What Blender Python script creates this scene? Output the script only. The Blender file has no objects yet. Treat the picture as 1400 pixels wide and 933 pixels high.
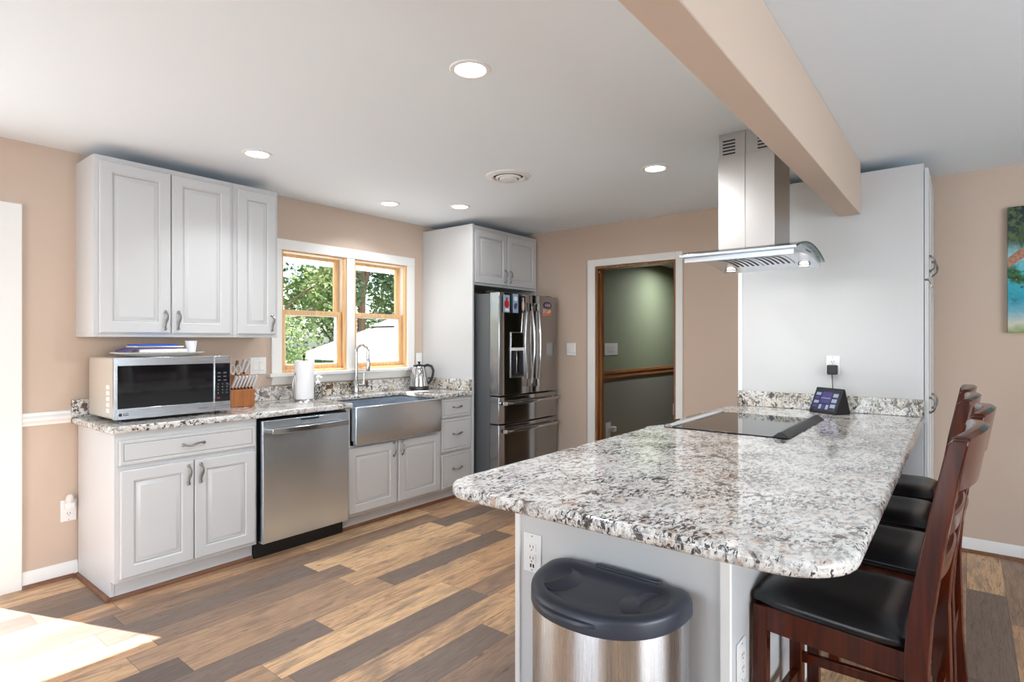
import bpy, math, random
from mathutils import Vector, Matrix
random.seed(7)
PI = math.pi
scene = bpy.context.scene
COL = scene.collection

# ------------------------------------------------------------------ camera, world, lights, exposure
cam_d = bpy.data.cameras.new('camera')
cam_d.sensor_width = 36.0
cam_d.lens = 36.0 * 783.0 / 1400.0
cam_d.clip_start = 0.02
cam = bpy.data.objects.new('camera', cam_d)
AZ = math.atan2(622.0, 783.0)
cam.location = (0, 0, 1.352)
cam.rotation_euler = (PI / 2, 0, AZ - PI / 2)
COL.objects.link(cam)
scene.camera = cam

SUN_STRENGTH = 25.0
SKY_STRENGTH = 0.5
LAMP_WATTS = 4.0
LAMP_OPEN_WATTS = 15.0
FILL_FRONT = 120.0
FILL_SIDE = 60.0
DAY_DOOR = 4.0
EXPOSURE = 0.24
FILL_COL = (0.74, 0.875, 1.0)

w = bpy.data.worlds.new('sky')
scene.world = w
w.use_nodes = True
nt = w.node_tree
nt.nodes.clear()
wo = nt.nodes.new('ShaderNodeOutputWorld')
bg = nt.nodes.new('ShaderNodeBackground')
sk = nt.nodes.new('ShaderNodeTexSky')
sk.sky_type = 'NISHITA'
sk.sun_disc = False
sk.sun_elevation = math.radians(46)
sk.sun_rotation = math.radians(200)
sk.dust_density = 2.5
bg.inputs['Strength'].default_value = SKY_STRENGTH
nt.links.new(sk.outputs[0], bg.inputs[0])
nt.links.new(bg.outputs[0], wo.inputs[0])

sun_d = bpy.data.lights.new('sun', 'SUN')
sun_d.energy = SUN_STRENGTH
sun_d.angle = 0.009
sun_d.color = (1.0, 0.98, 0.96)
sun = bpy.data.objects.new('sun', sun_d)
sun.rotation_euler = Vector((0.41, -1.0, -1.12)).to_track_quat('-Z', 'Y').to_euler()
sun.location = (-3, 9, 9)
COL.objects.link(sun)

def daylight(name, loc, aim, sx, sy, watts, color=(1.0, 0.985, 0.96)):
    d = bpy.data.lights.new(name, 'AREA')
    d.shape = 'RECTANGLE'
    d.size, d.size_y, d.energy, d.color = sx, sy, watts, color
    o = bpy.data.objects.new(name, d)
    o.location = loc
    o.rotation_euler = Vector(aim).to_track_quat('-Z', 'Z').to_euler()
    COL.objects.link(o)
# daylight stand-ins: added area fills; the front and side windows are made up
daylight('fill_light_front', (0.9, -3.32, 1.35), (0, 1, 0.5), 3.0, 1.7, FILL_FRONT, FILL_COL)
daylight('fill_light_side', (-2.82, 1.6, 1.30), (1, 0, 0.45), 2.8, 1.8, FILL_SIDE, FILL_COL)
daylight('daylight_sliding_door', (-0.30, 4.10, 1.05), (0, -1, 0.12), 1.6, 1.9, DAY_DOOR, (0.95, 0.97, 1.0))

scene.view_settings.view_transform = 'Standard'
scene.view_settings.look = 'None'
scene.view_settings.gamma = 1.0
scene.view_settings.use_curve_mapping = False
scene.view_settings.exposure = EXPOSURE
scene.cycles.use_denoising = True
scene.cycles.max_bounces = 11
scene.cycles.diffuse_bounces = 8
scene.cycles.glossy_bounces = 4
scene.cycles.transparent_max_bounces = 12
scene.cycles.sample_clamp_indirect = 6.0
scene.cycles.caustics_reflective = False
scene.cycles.caustics_refractive = False

# ------------------------------------------------------------------ materials
def lin(c):
    return tuple(((v / 255.0) / 12.92 if v / 255.0 <= 0.04045 else ((v / 255.0 + 0.055) / 1.055) ** 2.4) for v in c) + (1.0,)

def mat(name, rgb, rough=0.5, metal=0.0, spec=0.5, emit=None, estr=0.0, coat=0.0, bump=None):
    m = bpy.data.materials.new(name)
    m.use_nodes = True
    b = m.node_tree.nodes['Principled BSDF']
    b.inputs['Base Color'].default_value = lin(rgb)
    b.inputs['Roughness'].default_value = rough
    b.inputs['Metallic'].default_value = metal
    b.inputs['Specular IOR Level'].default_value = spec
    if coat:
        b.inputs['Coat Weight'].default_value = coat
        b.inputs['Coat Roughness'].default_value = 0.1
    if emit:
        b.inputs['Emission Color'].default_value = lin(emit)
        b.inputs['Emission Strength'].default_value = estr
    if bump:
        N = m.node_tree.nodes; L = m.node_tree.links
        tc = N.new('ShaderNodeTexCoord'); no = N.new('ShaderNodeTexNoise'); bp = N.new('ShaderNodeBump')
        no.inputs['Scale'].default_value = bump[0]; no.inputs['Detail'].default_value = 3
        bp.inputs['Strength'].default_value = bump[1]; bp.inputs['Distance'].default_value = 0.01
        L.new(tc.outputs['Object'], no.inputs['Vector']); L.new(no.outputs['Fac'], bp.inputs['Height'])
        L.new(bp.outputs[0], b.inputs['Normal'])
    return m

class NT:
    def __init__(s, m):
        s.m = m; s.N = m.node_tree.nodes; s.L = m.node_tree.links
        s.b = s.N['Principled BSDF']
    def new(s, t, **kw):
        n = s.N.new(t)
        for k, v in kw.items(): setattr(n, k, v)
        return n
    def val(s, sock, v):
        if isinstance(v, bpy.types.NodeSocket): s.L.new(v, sock)
        else: sock.default_value = v
    def math(s, op, a, b=None, c=None):
        n = s.new('ShaderNodeMath', operation=op)
        s.val(n.inputs[0], a)
        if b is not None: s.val(n.inputs[1], b)
        if c is not None: s.val(n.inputs[2], c)
        return n.outputs[0]
    def noise(s, vec, scale, detail=3.0, rough=0.5, dist=0.0):
        n = s.new('ShaderNodeTexNoise')
        s.L.new(vec, n.inputs['Vector'])
        n.inputs['Scale'].default_value = scale; n.inputs['Detail'].default_value = detail
        n.inputs['Roughness'].default_value = rough; n.inputs['Distortion'].default_value = dist
        return n.outputs['Fac']
    def ramp(s, fac, stops, interp='LINEAR'):
        n = s.new('ShaderNodeValToRGB')
        n.color_ramp.interpolation = interp
        e = n.color_ramp.elements
        while len(e) < len(stops): e.new(0.5)
        for k, (p, c) in enumerate(stops):
            e[k].position = p
            e[k].color = (c, c, c, 1) if isinstance(c, (int, float)) else c
        s.L.new(fac, n.inputs[0])
        return n.outputs[0]
    def mix(s, fac, a, b, blend='MIX'):
        n = s.new('ShaderNodeMix', data_type='RGBA', blend_type=blend)
        s.val(n.inputs['Factor'], fac); s.val(n.inputs['A'], a) if False else None
        s.val(n.inputs[0], fac); s.val(n.inputs[6], a); s.val(n.inputs[7], b)
        return n.outputs[2]
    def coords(s, kind='Object', scale=(1, 1, 1), rot=(0, 0, 0)):
        tc = s.new('ShaderNodeTexCoord'); mp = s.new('ShaderNodeMapping')
        mp.inputs['Scale'].default_value = scale; mp.inputs['Rotation'].default_value = rot
        s.L.new(tc.outputs[kind], mp.inputs['Vector'])
        return mp.outputs[0]

def granite_mat(name='granite', warm=(208, 203, 197), bold=0.0):
    m = mat(name, (215, 210, 203), 0.07, spec=0.6)
    t = NT(m)
    v = t.coords()
    va = t.coords(scale=(1.0, 2.1, 1.3), rot=(0, 0, 0.5))
    base = t.mix(t.ramp(t.noise(v, 6, 4), [(0.38, 0), (0.68, 1)]), lin((230, 229, 226)), lin(warm))
    base = t.mix(t.ramp(t.noise(va, 34, 4, 0.65), [(0.48, 0), (0.62, 0.75)]), base, lin((146, 143, 142)))
    base = t.mix(t.ramp(t.noise(va, 13, 5, 0.65, 0.5), [(0.58, 0), (0.69, 0.7)]), base, lin((178, 134, 98)))
    cl = t.ramp(t.noise(v, 6.5, 3), [(0.36, 0.0), (0.66, 0.13)])
    f = t.math('ADD', t.noise(va, 44, 5, 0.68, 0.6), cl)
    base = t.mix(t.ramp(f, [(0.630, 0), (0.655, 0.95)]), base, lin((32, 30, 33)))
    f2 = t.noise(t.coords(scale=(1.9, 1.0, 1.3), rot=(0, 0, -0.4)), 70, 4, 0.65, 0.3)
    base = t.mix(t.ramp(f2, [(0.59, 0), (0.65, 0.8)]), base, lin((92, 86, 88)))
    # the stone's bolder mineral clumps, seen best on the upstands and edges
    f3 = t.math('MULTIPLY', t.ramp(t.noise(v, 24, 3, 0.6, 1.2), [(0.56 - bold * 0.03, 0), (0.61 - bold * 0.03, 1)]), t.ramp(t.noise(v, 5, 2), [(0.46 - bold * 0.12, 0.05 + bold * 0.3), (0.60 - bold * 0.1, 0.9)]))
    base = t.mix(f3, base, t.ramp(t.noise(v, 9, 2), [(0.45, lin((44, 40, 44))), (0.62, lin((92, 66, 56)))]))
    t.L.new(base, t.b.inputs['Base Color'])
    return m

def floor_mat():
    m = mat('plank_floor', (150, 120, 95), 0.36)
    t = NT(m)
    tc = t.new('ShaderNodeTexCoord'); sp = t.new('ShaderNodeSeparateXYZ')
    t.L.new(tc.outputs['Object'], sp.inputs[0])
    W, LEN = 0.165, 1.05
    yr = t.math('DIVIDE', sp.outputs[1], W)
    row = t.math('FLOOR', yr); fy = t.math('FRACT', yr)
    wn = t.new('ShaderNodeTexWhiteNoise', noise_dimensions='1D'); t.L.new(row, wn.inputs['W'])
    xo = t.math('ADD', t.math('DIVIDE', sp.outputs[0], LEN), t.math('MULTIPLY', wn.outputs['Value'], 7.31))
    colm = t.math('FLOOR', xo); fx = t.math('FRACT', xo)
    cb = t.new('ShaderNodeCombineXYZ'); t.L.new(row, cb.inputs[0]); t.L.new(colm, cb.inputs[1])
    w2 = t.new('ShaderNodeTexWhiteNoise', noise_dimensions='2D'); t.L.new(cb.outputs[0], w2.inputs['Vector'])
    plank = t.ramp(w2.outputs['Value'], [(0.0, lin((120, 105, 94))), (0.13, lin((160, 130, 106))), (0.25, lin((198, 156, 118))), (0.43, lin((222, 182, 138))),
                   (0.58, lin((176, 142, 112))), (0.68, lin((98, 85, 78))), (0.77, lin((206, 166, 126))), (0.90, lin((146, 120, 100)))], 'CONSTANT')
    # grain: each plank shifts its own streaks
    off = t.new('ShaderNodeCombineXYZ'); t.L.new(t.math('MULTIPLY', w2.outputs['Value'], 37.0), off.inputs[2])
    ad = t.new('ShaderNodeVectorMath', operation='ADD'); t.L.new(tc.outputs['Object'], ad.inputs[0]); t.L.new(off.outputs[0], ad.inputs[1])
    mp = t.new('ShaderNodeMapping'); mp.inputs['Scale'].default_value = (1.6, 16.0, 1.0); t.L.new(ad.outputs[0], mp.inputs[0])
    g1 = t.noise(mp.outputs[0], 2.6, 6, 0.62, 0.8)
    mp2 = t.new('ShaderNodeMapping'); mp2.inputs['Scale'].default_value = (5.0, 95.0, 1.0); t.L.new(ad.outputs[0], mp2.inputs[0])
    g2 = t.noise(mp2.outputs[0], 2.0, 4, 0.6, 0.5)
    mp3 = t.new('ShaderNodeMapping'); mp3.inputs['Scale'].default_value = (1.2, 5.0, 1.0); t.L.new(ad.outputs[0], mp3.inputs[0])
    mp4 = t.new('ShaderNodeMapping'); mp4.inputs['Scale'].default_value = (3.0, 34.0, 1.0); t.L.new(ad.outputs[0], mp4.inputs[0])
    g4 = t.noise(mp4.outputs[0], 2.2, 5, 0.7, 1.6)
    g3 = t.noise(mp3.outputs[0], 2.0, 3, 0.5, 1.0)
    c = t.mix(t.ramp(g3, [(0.50, 0), (0.66, 0.6)]), plank, lin((118, 101, 91)))
    c = t.mix(t.ramp(g1, [(0.36, 0.55), (0.52, 0.0)]), c, lin((112, 88, 74)))
    c = t.mix(t.ramp(g4, [(0.36, 0.6), (0.43, 0.0)]), c, lin((78, 58, 48)))
    c = t.mix(t.ramp(g2, [(0.34, 0.34), (0.48, 0.0)]), c, lin((84, 68, 60)))
    c = t.mix(t.ramp(g1, [(0.60, 0.0), (0.80, 0.35)]), c, lin((200, 170, 140)))
    mp5 = t.new('ShaderNodeMapping'); mp5.inputs['Scale'].default_value = (4.5, 11.0, 1.0); t.L.new(ad.outputs[0], mp5.inputs[0])
    vo = t.new('ShaderNodeTexVoronoi'); vo.inputs['Scale'].default_value = 1.0; t.L.new(mp5.outputs[0], vo.inputs['Vector'])
    c = t.mix(t.ramp(vo.outputs['Distance'], [(0.04, 0.7), (0.12, 0.0)]), c, lin((84, 58, 44)))
    e1 = t.math('LESS_THAN', fy, 0.014); e2 = t.math('LESS_THAN', fx, 0.0022)
    c = t.mix(t.math('MULTIPLY', t.math('MAXIMUM', e1, e2), 0.75), c, lin((48, 40, 36)))
    t.L.new(c, t.b.inputs['Base Color'])
    t.L.new(t.ramp(g2, [(0.3, 0.46), (0.7, 0.30)]), t.b.inputs['Roughness'])
    bp = t.new('ShaderNodeBump'); bp.inputs['Strength'].default_value = 0.12; bp.inputs['Distance'].default_value = 0.004
    t.L.new(g2, bp.inputs['Height']); t.L.new(bp.outputs[0], t.b.inputs['Normal'])
    return m

def wood_mat(name, c1, c2, rough, scale=(30, 30, 2.0), coat=0.0, spec=0.5):
    m = mat(name, c1, rough, coat=coat, spec=spec)
    t = NT(m)
    n = t.noise(t.coords(scale=scale), 1.5, 4, 0.6, 0.6)
    t.L.new(t.ramp(n, [(0.35, lin(c1)), (0.65, lin(c2))]), t.b.inputs['Base Color'])
    return m

def steel_mat(name, rgb, rough, axis='x', aniso=0.0):
    m = mat(name, rgb, rough, metal=1.0)
    t = NT(m)
    sc = {'x': (2, 400, 400), 'z': (400, 400, 2)}[axis]
    n = t.noise(t.coords(scale=sc), 1.0, 2, 0.5)
    t.L.new(t.ramp(n, [(0.3, max(rough - 0.02, 0.02)), (0.7, rough + 0.03)]), t.b.inputs['Roughness'])
    if aniso:
        tg = t.new('ShaderNodeTangent', direction_type='RADIAL', axis='Z')
        t.L.new(tg.outputs[0], t.b.inputs['Tangent'])
        t.b.inputs['Anisotropic'].default_value = aniso
        t.b.inputs['Anisotropic Rotation'].default_value = 0.25
    return m

def glass_mat(name, tint=(255, 255, 255), refl=0.10):
    m = bpy.data.materials.new(name); m.use_nodes = True
    N = m.node_tree.nodes; L = m.node_tree.links; N.clear()
    o = N.new('ShaderNodeOutputMaterial'); mx = N.new('ShaderNodeMixShader'); tr = N.new('ShaderNodeBsdfTransparent'); gl = N.new('ShaderNodeBsdfGlossy')
    lw = N.new('ShaderNodeLayerWeight'); mm = N.new('ShaderNodeMath'); mm.operation = 'MULTIPLY'
    lw.inputs['Blend'].default_value = 0.3; mm.inputs[1].default_value = refl * 3
    tr.inputs[0].default_value = lin(tint); gl.inputs['Roughness'].default_value = 0.02
    L.new(lw.outputs['Fresnel'], mm.inputs[0]); L.new(mm.outputs[0], mx.inputs[0])
    L.new(tr.outputs[0], mx.inputs[1]); L.new(gl.outputs[0], mx.inputs[2]); L.new(mx.outputs[0], o.inputs[0])
    return m

def leaf_mat(name, c1, c2):
    m = mat(name, c1, 0.5, spec=0.3)
    t = NT(m)
    n = t.noise(t.coords(), 2.3, 3, 0.7)
    col = t.ramp(n, [(0.35, lin(c1)), (0.62, lin(c2))])
    t.L.new(col, t.b.inputs['Base Color'])
    tl = t.new('ShaderNodeBsdfTranslucent'); t.L.new(col, tl.inputs[0])
    mx = t.new('ShaderNodeMixShader'); mx.inputs[0].default_value = 0.4
    out = t.N['Material Output']
    t.L.new(t.b.outputs[0], mx.inputs[1]); t.L.new(tl.outputs[0], mx.inputs[2]); t.L.new(mx.outputs[0], out.inputs[0])
    return m

M = {}
M['wall'] = mat('tan_paint', (204, 184, 167), 0.75, bump=(180, 0.03))
M['ceiling'] = mat('ceiling_paint', (232, 241, 248), 0.85)
M['trim'] = mat('white_trim_paint', (238, 237, 234), 0.4)
M['cab'] = mat('white_cabinet_paint', (206, 207, 208), 0.38)
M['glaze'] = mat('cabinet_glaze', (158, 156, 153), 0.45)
M['granite'] = granite_mat()
M['granite_up'] = granite_mat('granite_upstand', (206, 190, 164), 1.0)
M['floor'] = floor_mat()
M['green'] = mat('green_paint', (138, 146, 118), 0.75)
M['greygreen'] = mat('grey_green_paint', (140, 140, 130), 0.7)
M['oak'] = wood_mat('golden_oak', (224, 188, 142), (208, 166, 116), 0.4)
M['stain'] = wood_mat('stained_pine', (158, 104, 58), (108, 64, 32), 0.3, coat=0.3)
M['stain_x'] = wood_mat('stained_pine_rail', (158, 108, 66), (110, 68, 38), 0.35, scale=(2, 30, 30))
M['shoe'] = wood_mat('brown_shoe_moulding', (128, 84, 54), (104, 64, 40), 0.4, scale=(3, 30, 30))
M['steel'] = steel_mat('brushed_steel', (212, 218, 226), 0.25, 'x')
M['steel_v'] = steel_mat('brushed_steel_upright', (222, 234, 246), 0.22, 'z', 0.85)
M['steel_can'] = steel_mat('polished_can_steel', (212, 212, 214), 0.27, 'z', 0.93)
M['fridge'] = steel_mat('fridge_steel', (168, 168, 170), 0.14, 'z', 0.8)
M['steel_hood'] = steel_mat('hood_steel', (186, 181, 177), 0.30, 'z')
M['chrome'] = mat('polished_chrome', (205, 205, 206), 0.12, metal=1.0)
M['knife_steel'] = mat('satin_knife_steel', (226, 226, 228), 0.42, metal=0.3)
M['nickel'] = mat('antique_nickel', (150, 148, 144), 0.28, metal=1.0)
M['grey_metal'] = mat('grey_painted_metal', (92, 96, 100), 0.35, metal=0.3)
M['black'] = mat('black_plastic', (22, 23, 26), 0.4)
M['black_gloss'] = mat('black_gloss', (10, 11, 13), 0.06, spec=0.6)
M['glasstop'] = mat('ceramic_glass', (12, 11, 12), 0.05, spec=0.7)
M['plastic'] = mat('white_plastic', (236, 236, 236), 0.35)
M['slot'] = mat('dark_slot', (30, 30, 32), 0.6)
M['lens'] = mat('lit_diffuser', (255, 255, 255), 0.5, emit=(255, 252, 246), estr=6.0)
M['hoodlens'] = mat('hood_lamp_lens', (255, 255, 255), 0.3, emit=(255, 244, 226), estr=6.0)
M['cherry'] = wood_mat('dark_cherry_wood', (84, 30, 10), (56, 19, 7), 0.16, spec=0.35)
M['leather'] = mat('black_leather', (18, 18, 21), 0.27, bump=(240, 0.06))
M['lid'] = mat('slate_plastic', (52, 57, 68), 0.36)
M['glass'] = glass_mat('window_glass', (255, 255, 255), 0.03)
M['hoodglass'] = glass_mat('hood_glass', (226, 234, 232), 0.22)
M['clear'] = glass_mat('clear_plastic', (240, 244, 246), 0.25)
M['frost'] = mat('frosted_plastic', (226, 222, 220), 0.3)
M['paper'] = mat('white_paper', (238, 238, 240), 0.8)
M['towel'] = mat('paper_towel', (240, 240, 242), 0.9, bump=(90, 0.25))
M['blue'] = mat('blue_folder', (40, 84, 190), 0.45)
M['palm'] = wood_mat('painted_palm_bark', (196, 142, 112), (150, 100, 80), 0.6, scale=(8, 60, 60))
M['block'] = wood_mat('knife_block_wood', (176, 112, 62), (150, 88, 46), 0.4)
M['mwcase'] = mat('champagne_case', (206, 198, 186), 0.35, metal=0.25)
M['mwglass'] = mat('oven_glass', (16, 19, 23), 0.06, spec=0.8)
M['mark'] = mat('grey_mark', (92, 92, 96), 0.5)
M['red'] = mat('red_print', (196, 36, 34), 0.5)
M['maroon'] = mat('maroon_print', (120, 44, 44), 0.5)
M['orange'] = mat('orange_print', (214, 118, 60), 0.5)
M['skyblue'] = mat('pale_blue_print', (150, 178, 206), 0.5)
M['violet'] = mat('violet_print', (92, 76, 124), 0.5)
M['skin'] = mat('beige_print', (226, 202, 182), 0.5)
M['navy'] = mat('dark_print', (28, 28, 40), 0.4)
M['concrete'] = mat('pale_concrete', (186, 184, 180), 0.9, bump=(30, 0.2))
M['lawn'] = mat('lawn', (96, 118, 58), 0.9, bump=(20, 0.5))
M['leaf_a'] = leaf_mat('leaf_mid', (84, 112, 72), (152, 166, 112))
M['leaf_b'] = leaf_mat('leaf_dark', (66, 96, 74), (120, 144, 104))
M['bark'] = mat('bark', (92, 76, 62), 0.9)
M['canvas'] = mat('white_canvas', (140, 132, 126), 0.8)
M['shaded_canvas'] = mat('canvas_in_shade', (176, 170, 182), 0.8)  # valance: lavender grey of the shaded inner canvas put into the colour
M['soffit'] = mat('soffit_paint', (240, 236, 228), 0.6)

def screen_mat(name, rgb, s):
    return mat(name, (10, 10, 12), 0.15, emit=rgb, estr=s)
M['scr_bg'] = screen_mat('screen_dark', (50, 56, 84), 0.55)
M['scr_a'] = screen_mat('screen_violet', (84, 74, 140), 0.7)
M['scr_b'] = screen_mat('screen_pale', (168, 180, 206), 0.75)

# ------------------------------------------------------------------ mesh helpers
WL = {}
class MB:
    def __init__(s):
        s.v, s.f, s.m = [], [], []
    def add(s, vs, fs, mi=0):
        o = len(s.v)
        s.v += [tuple(p) for p in vs]
        s.f += [tuple(i + o for i in f) for f in fs]
        s.m += [mi] * len(fs)
        return s
    def box(s, x0, x1, y0, y1, z0, z1, mi=0):
        return s.add([(x0, y0, z0), (x1, y0, z0), (x1, y1, z0), (x0, y1, z0), (x0, y0, z1), (x1, y0, z1), (x1, y1, z1), (x0, y1, z1)],
                     [(0, 3, 2, 1), (4, 5, 6, 7), (0, 1, 5, 4), (1, 2, 6, 5), (2, 3, 7, 6), (3, 0, 4, 7)], mi)
    def prism(s, poly, axis, a0, a1, mi=0):
        n = len(poly)
        def pt(p, a):
            return {'z': (p[0], p[1], a), 'y': (p[0], a, p[1]), 'x': (a, p[0], p[1])}[axis]
        vs = [pt(p, a0) for p in poly] + [pt(p, a1) for p in poly]
        fs = [tuple(range(n)), tuple(range(2 * n - 1, n - 1, -1))] + [(i, i + n, (i + 1) % n + n, (i + 1) % n) for i in range(n)]
        return s.add(vs, fs, mi)
    def loft(s, rings, cap=True, mi=0, closed=True):
        n = len(rings[0]); vs = [p for r in rings for p in r]; fs = []
        for k in range(len(rings) - 1):
            for i in range(n if closed else n - 1):
                j = (i + 1) % n
                fs.append((k * n + i, k * n + j, (k + 1) * n + j, (k + 1) * n + i))
        if cap:
            fs.append(tuple(range(n - 1, -1, -1))); fs.append(tuple(range((len(rings) - 1) * n, len(rings) * n)))
        return s.add(vs, fs, mi)
    def lathe(s, prof, c=(0, 0, 0), n=32, mi=0, cap=True, sx=1.0, sy=1.0):
        rings = [[(c[0] + r * sx * math.cos(2 * PI * i / n), c[1] + r * sy * math.sin(2 * PI * i / n), c[2] + z) for i in range(n)] for r, z in prof]
        return s.loft(rings, cap, mi)
    def tube(s, pts, r, n=10, mi=0, cap=True, flat=1.0):
        pts = [Vector(p) for p in pts]
        rs = r if isinstance(r, (list, tuple)) else [r] * len(pts)
        rings = []; up = None
        for i, p in enumerate(pts):
            t = (pts[min(i + 1, len(pts) - 1)] - pts[max(i - 1, 0)]).normalized()
            if up is None:
                up = Vector((0, 0, 1)) if abs(t.z) < 0.9 else Vector((1, 0, 0))
            a = t.cross(up).normalized(); up = a.cross(t).normalized()
            rings.append([tuple(p + (a * math.cos(2 * PI * k / n) + up * flat * math.sin(2 * PI * k / n)) * rs[i]) for k in range(n)])
        return s.loft(rings, cap, mi)
    def bar(s, p0, p1, wx, wy, mi=0):
        # square bar between two points, its section kept level
        return s.add([(p0[0] - wx / 2, p0[1] - wy / 2, p0[2]), (p0[0] + wx / 2, p0[1] - wy / 2, p0[2]), (p0[0] + wx / 2, p0[1] + wy / 2, p0[2]), (p0[0] - wx / 2, p0[1] + wy / 2, p0[2]),
                      (p1[0] - wx / 2, p1[1] - wy / 2, p1[2]), (p1[0] + wx / 2, p1[1] - wy / 2, p1[2]), (p1[0] + wx / 2, p1[1] + wy / 2, p1[2]), (p1[0] - wx / 2, p1[1] + wy / 2, p1[2])],
                     [(0, 3, 2, 1), (4, 5, 6, 7), (0, 1, 5, 4), (1, 2, 6, 5), (2, 3, 7, 6), (3, 0, 4, 7)], mi)
    def panel_door(s, x0, x1, z0, z1, y, th=0.02, stile=0.058, flat=False):
        """Raised-panel door facing -y; y is the plane of its front face; mat 0 paint, mat 1 glaze line."""
        if flat:
            prof = [(0, th), (0, 0.004), (0.004, 0.0), (0.016, 0.0), (0.019, 0.003), (0.022, 0.003), (0.026, 0.0)]; gl = {4}
        else:
            e = stile
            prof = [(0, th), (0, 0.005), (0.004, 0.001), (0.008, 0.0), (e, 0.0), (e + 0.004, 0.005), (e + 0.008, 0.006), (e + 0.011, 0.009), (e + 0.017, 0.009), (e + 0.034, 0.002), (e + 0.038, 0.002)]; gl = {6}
        rings = [[(x0 + i, y + d, z0 + i), (x1 - i, y + d, z0 + i), (x1 - i, y + d, z1 - i), (x0 + i, y + d, z1 - i)] for i, d in prof]
        for k in range(len(rings) - 1):
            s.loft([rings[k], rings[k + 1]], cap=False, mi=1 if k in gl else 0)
        s.add(rings[0], [(3, 2, 1, 0)]); s.add(rings[-1], [(0, 1, 2, 3)])
        return s
    def build(s, name, mats, parent=None, bevel=0.0, smooth=True, angle=35, seg=2, base=None):
        mats = mats if isinstance(mats, (list, tuple)) else [mats]
        if parent is not None:
            org = WL.get(parent.name, Vector((0, 0, 0)))
        elif base is not None:
            org = Vector(base)
        else:
            xs, ys, zs = zip(*s.v)
            org = Vector(((min(xs) + max(xs)) / 2, (min(ys) + max(ys)) / 2, min(zs)))
        me = bpy.data.meshes.new(name)
        me.from_pydata([(p[0] - org[0], p[1] - org[1], p[2] - org[2]) for p in s.v], [], s.f)
        for k in mats: me.materials.append(k if not isinstance(k, str) else M[k])
        for p, i in zip(me.polygons, s.m): p.material_index = min(i, len(mats) - 1)
        me.validate()
        import bmesh
        bm = bmesh.new(); bm.from_mesh(me)
        bmesh.ops.recalc_face_normals(bm, faces=bm.faces); bm.to_mesh(me); bm.free()
        if smooth:
            me.shade_smooth(); me.set_sharp_from_angle(angle=math.radians(angle))
        o = bpy.data.objects.new(name, me)
        COL.objects.link(o)
        if parent is not None: o.parent = parent
        else: o.location = org
        WL[o.name] = org
        if bevel:
            b = o.modifiers.new('bevel', 'BEVEL'); b.width = bevel; b.segments = seg; b.limit_method = 'ANGLE'; b.angle_limit = math.radians(40)
            b.harden_normals = False
        return o

def tag(o, label, cat, group=None, kind=None):
    o['label'] = label; o['category'] = cat
    if group: o['group'] = group
    if kind: o['kind'] = kind
    return o

def struct(o):
    o['kind'] = 'structure'; return o

def thing(name, loc, label=None, cat=None, group=None, rz=0.0):
    o = bpy.data.objects.new(name, None); COL.objects.link(o)
    o.empty_display_size = 0.05
    o.location = loc; o.rotation_euler = (0, 0, rz); WL[o.name] = Vector(loc)
    if label: tag(o, label, cat, group)
    return o

def copy_tree(o, parent=None):
    c = o.copy(); COL.objects.link(c); c.parent = parent
    for ch in list(o.children): copy_tree(ch, c)
    return c

def text_part(body, size, origin, xdir, updir, name, m, parent, depth=0.0006):
    """Real lettering laid on a face; converted to a mesh."""
    cu = bpy.data.curves.new('lettering', 'FONT'); cu.body = body; cu.size = size; cu.extrude = depth; cu.offset = size * 0.022; cu.align_x = 'CENTER'; cu.align_y = 'CENTER'
    to = bpy.data.objects.new('lettering_source', cu); COL.objects.link(to)
    bpy.context.view_layer.update()
    me = bpy.data.meshes.new_from_object(to.evaluated_get(bpy.context.evaluated_depsgraph_get()))
    bpy.data.objects.remove(to)
    x = Vector(xdir).normalized(); u = Vector(updir).normalized(); n = x.cross(u)
    org = WL.get(parent.name, Vector((0, 0, 0)))
    mt = Matrix(((x[0], u[0], n[0], origin[0] - org[0]), (x[1], u[1], n[1], origin[1] - org[1]), (x[2], u[2], n[2], origin[2] - org[2]), (0, 0, 0, 1)))
    me.transform(mt)
    me.materials.clear(); me.materials.append(M[m])
    o = bpy.data.objects.new(name, me); COL.objects.link(o); o.parent = parent; WL[o.name] = org
    return o

def arc(c, r, a0, a1, n, plane='xy'):
    out = []
    for i in range(n + 1):
        a = a0 + (a1 - a0) * i / n
        u, v = r * math.cos(a), r * math.sin(a)
        out.append({'xy': (c[0] + u, c[1] + v), 'xz': (c[0] + u, c[1], c[2] + v) if len(c) == 3 else None, 'yz': (c[0], c[1] + u, c[2] + v) if len(c) == 3 else None}[plane])
    return out

def round_poly(pts, radii, n=6):
    out = []; k = len(pts)
    for i, p in enumerate(pts):
        r = radii[i]
        if r <= 0: out.append(p); continue
        p = Vector(p); a = (Vector(pts[i - 1]) - p).normalized(); b = (Vector(pts[(i + 1) % k]) - p).normalized()
        p0, p1 = p + a * r, p + b * r; c = p + (a + b) * r
        for j in range(n + 1):
            t = j / n * PI / 2
            q = c - b * r * math.cos(t) - a * r * math.sin(t)
            out.append((q.x, q.y))
    return out

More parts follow.
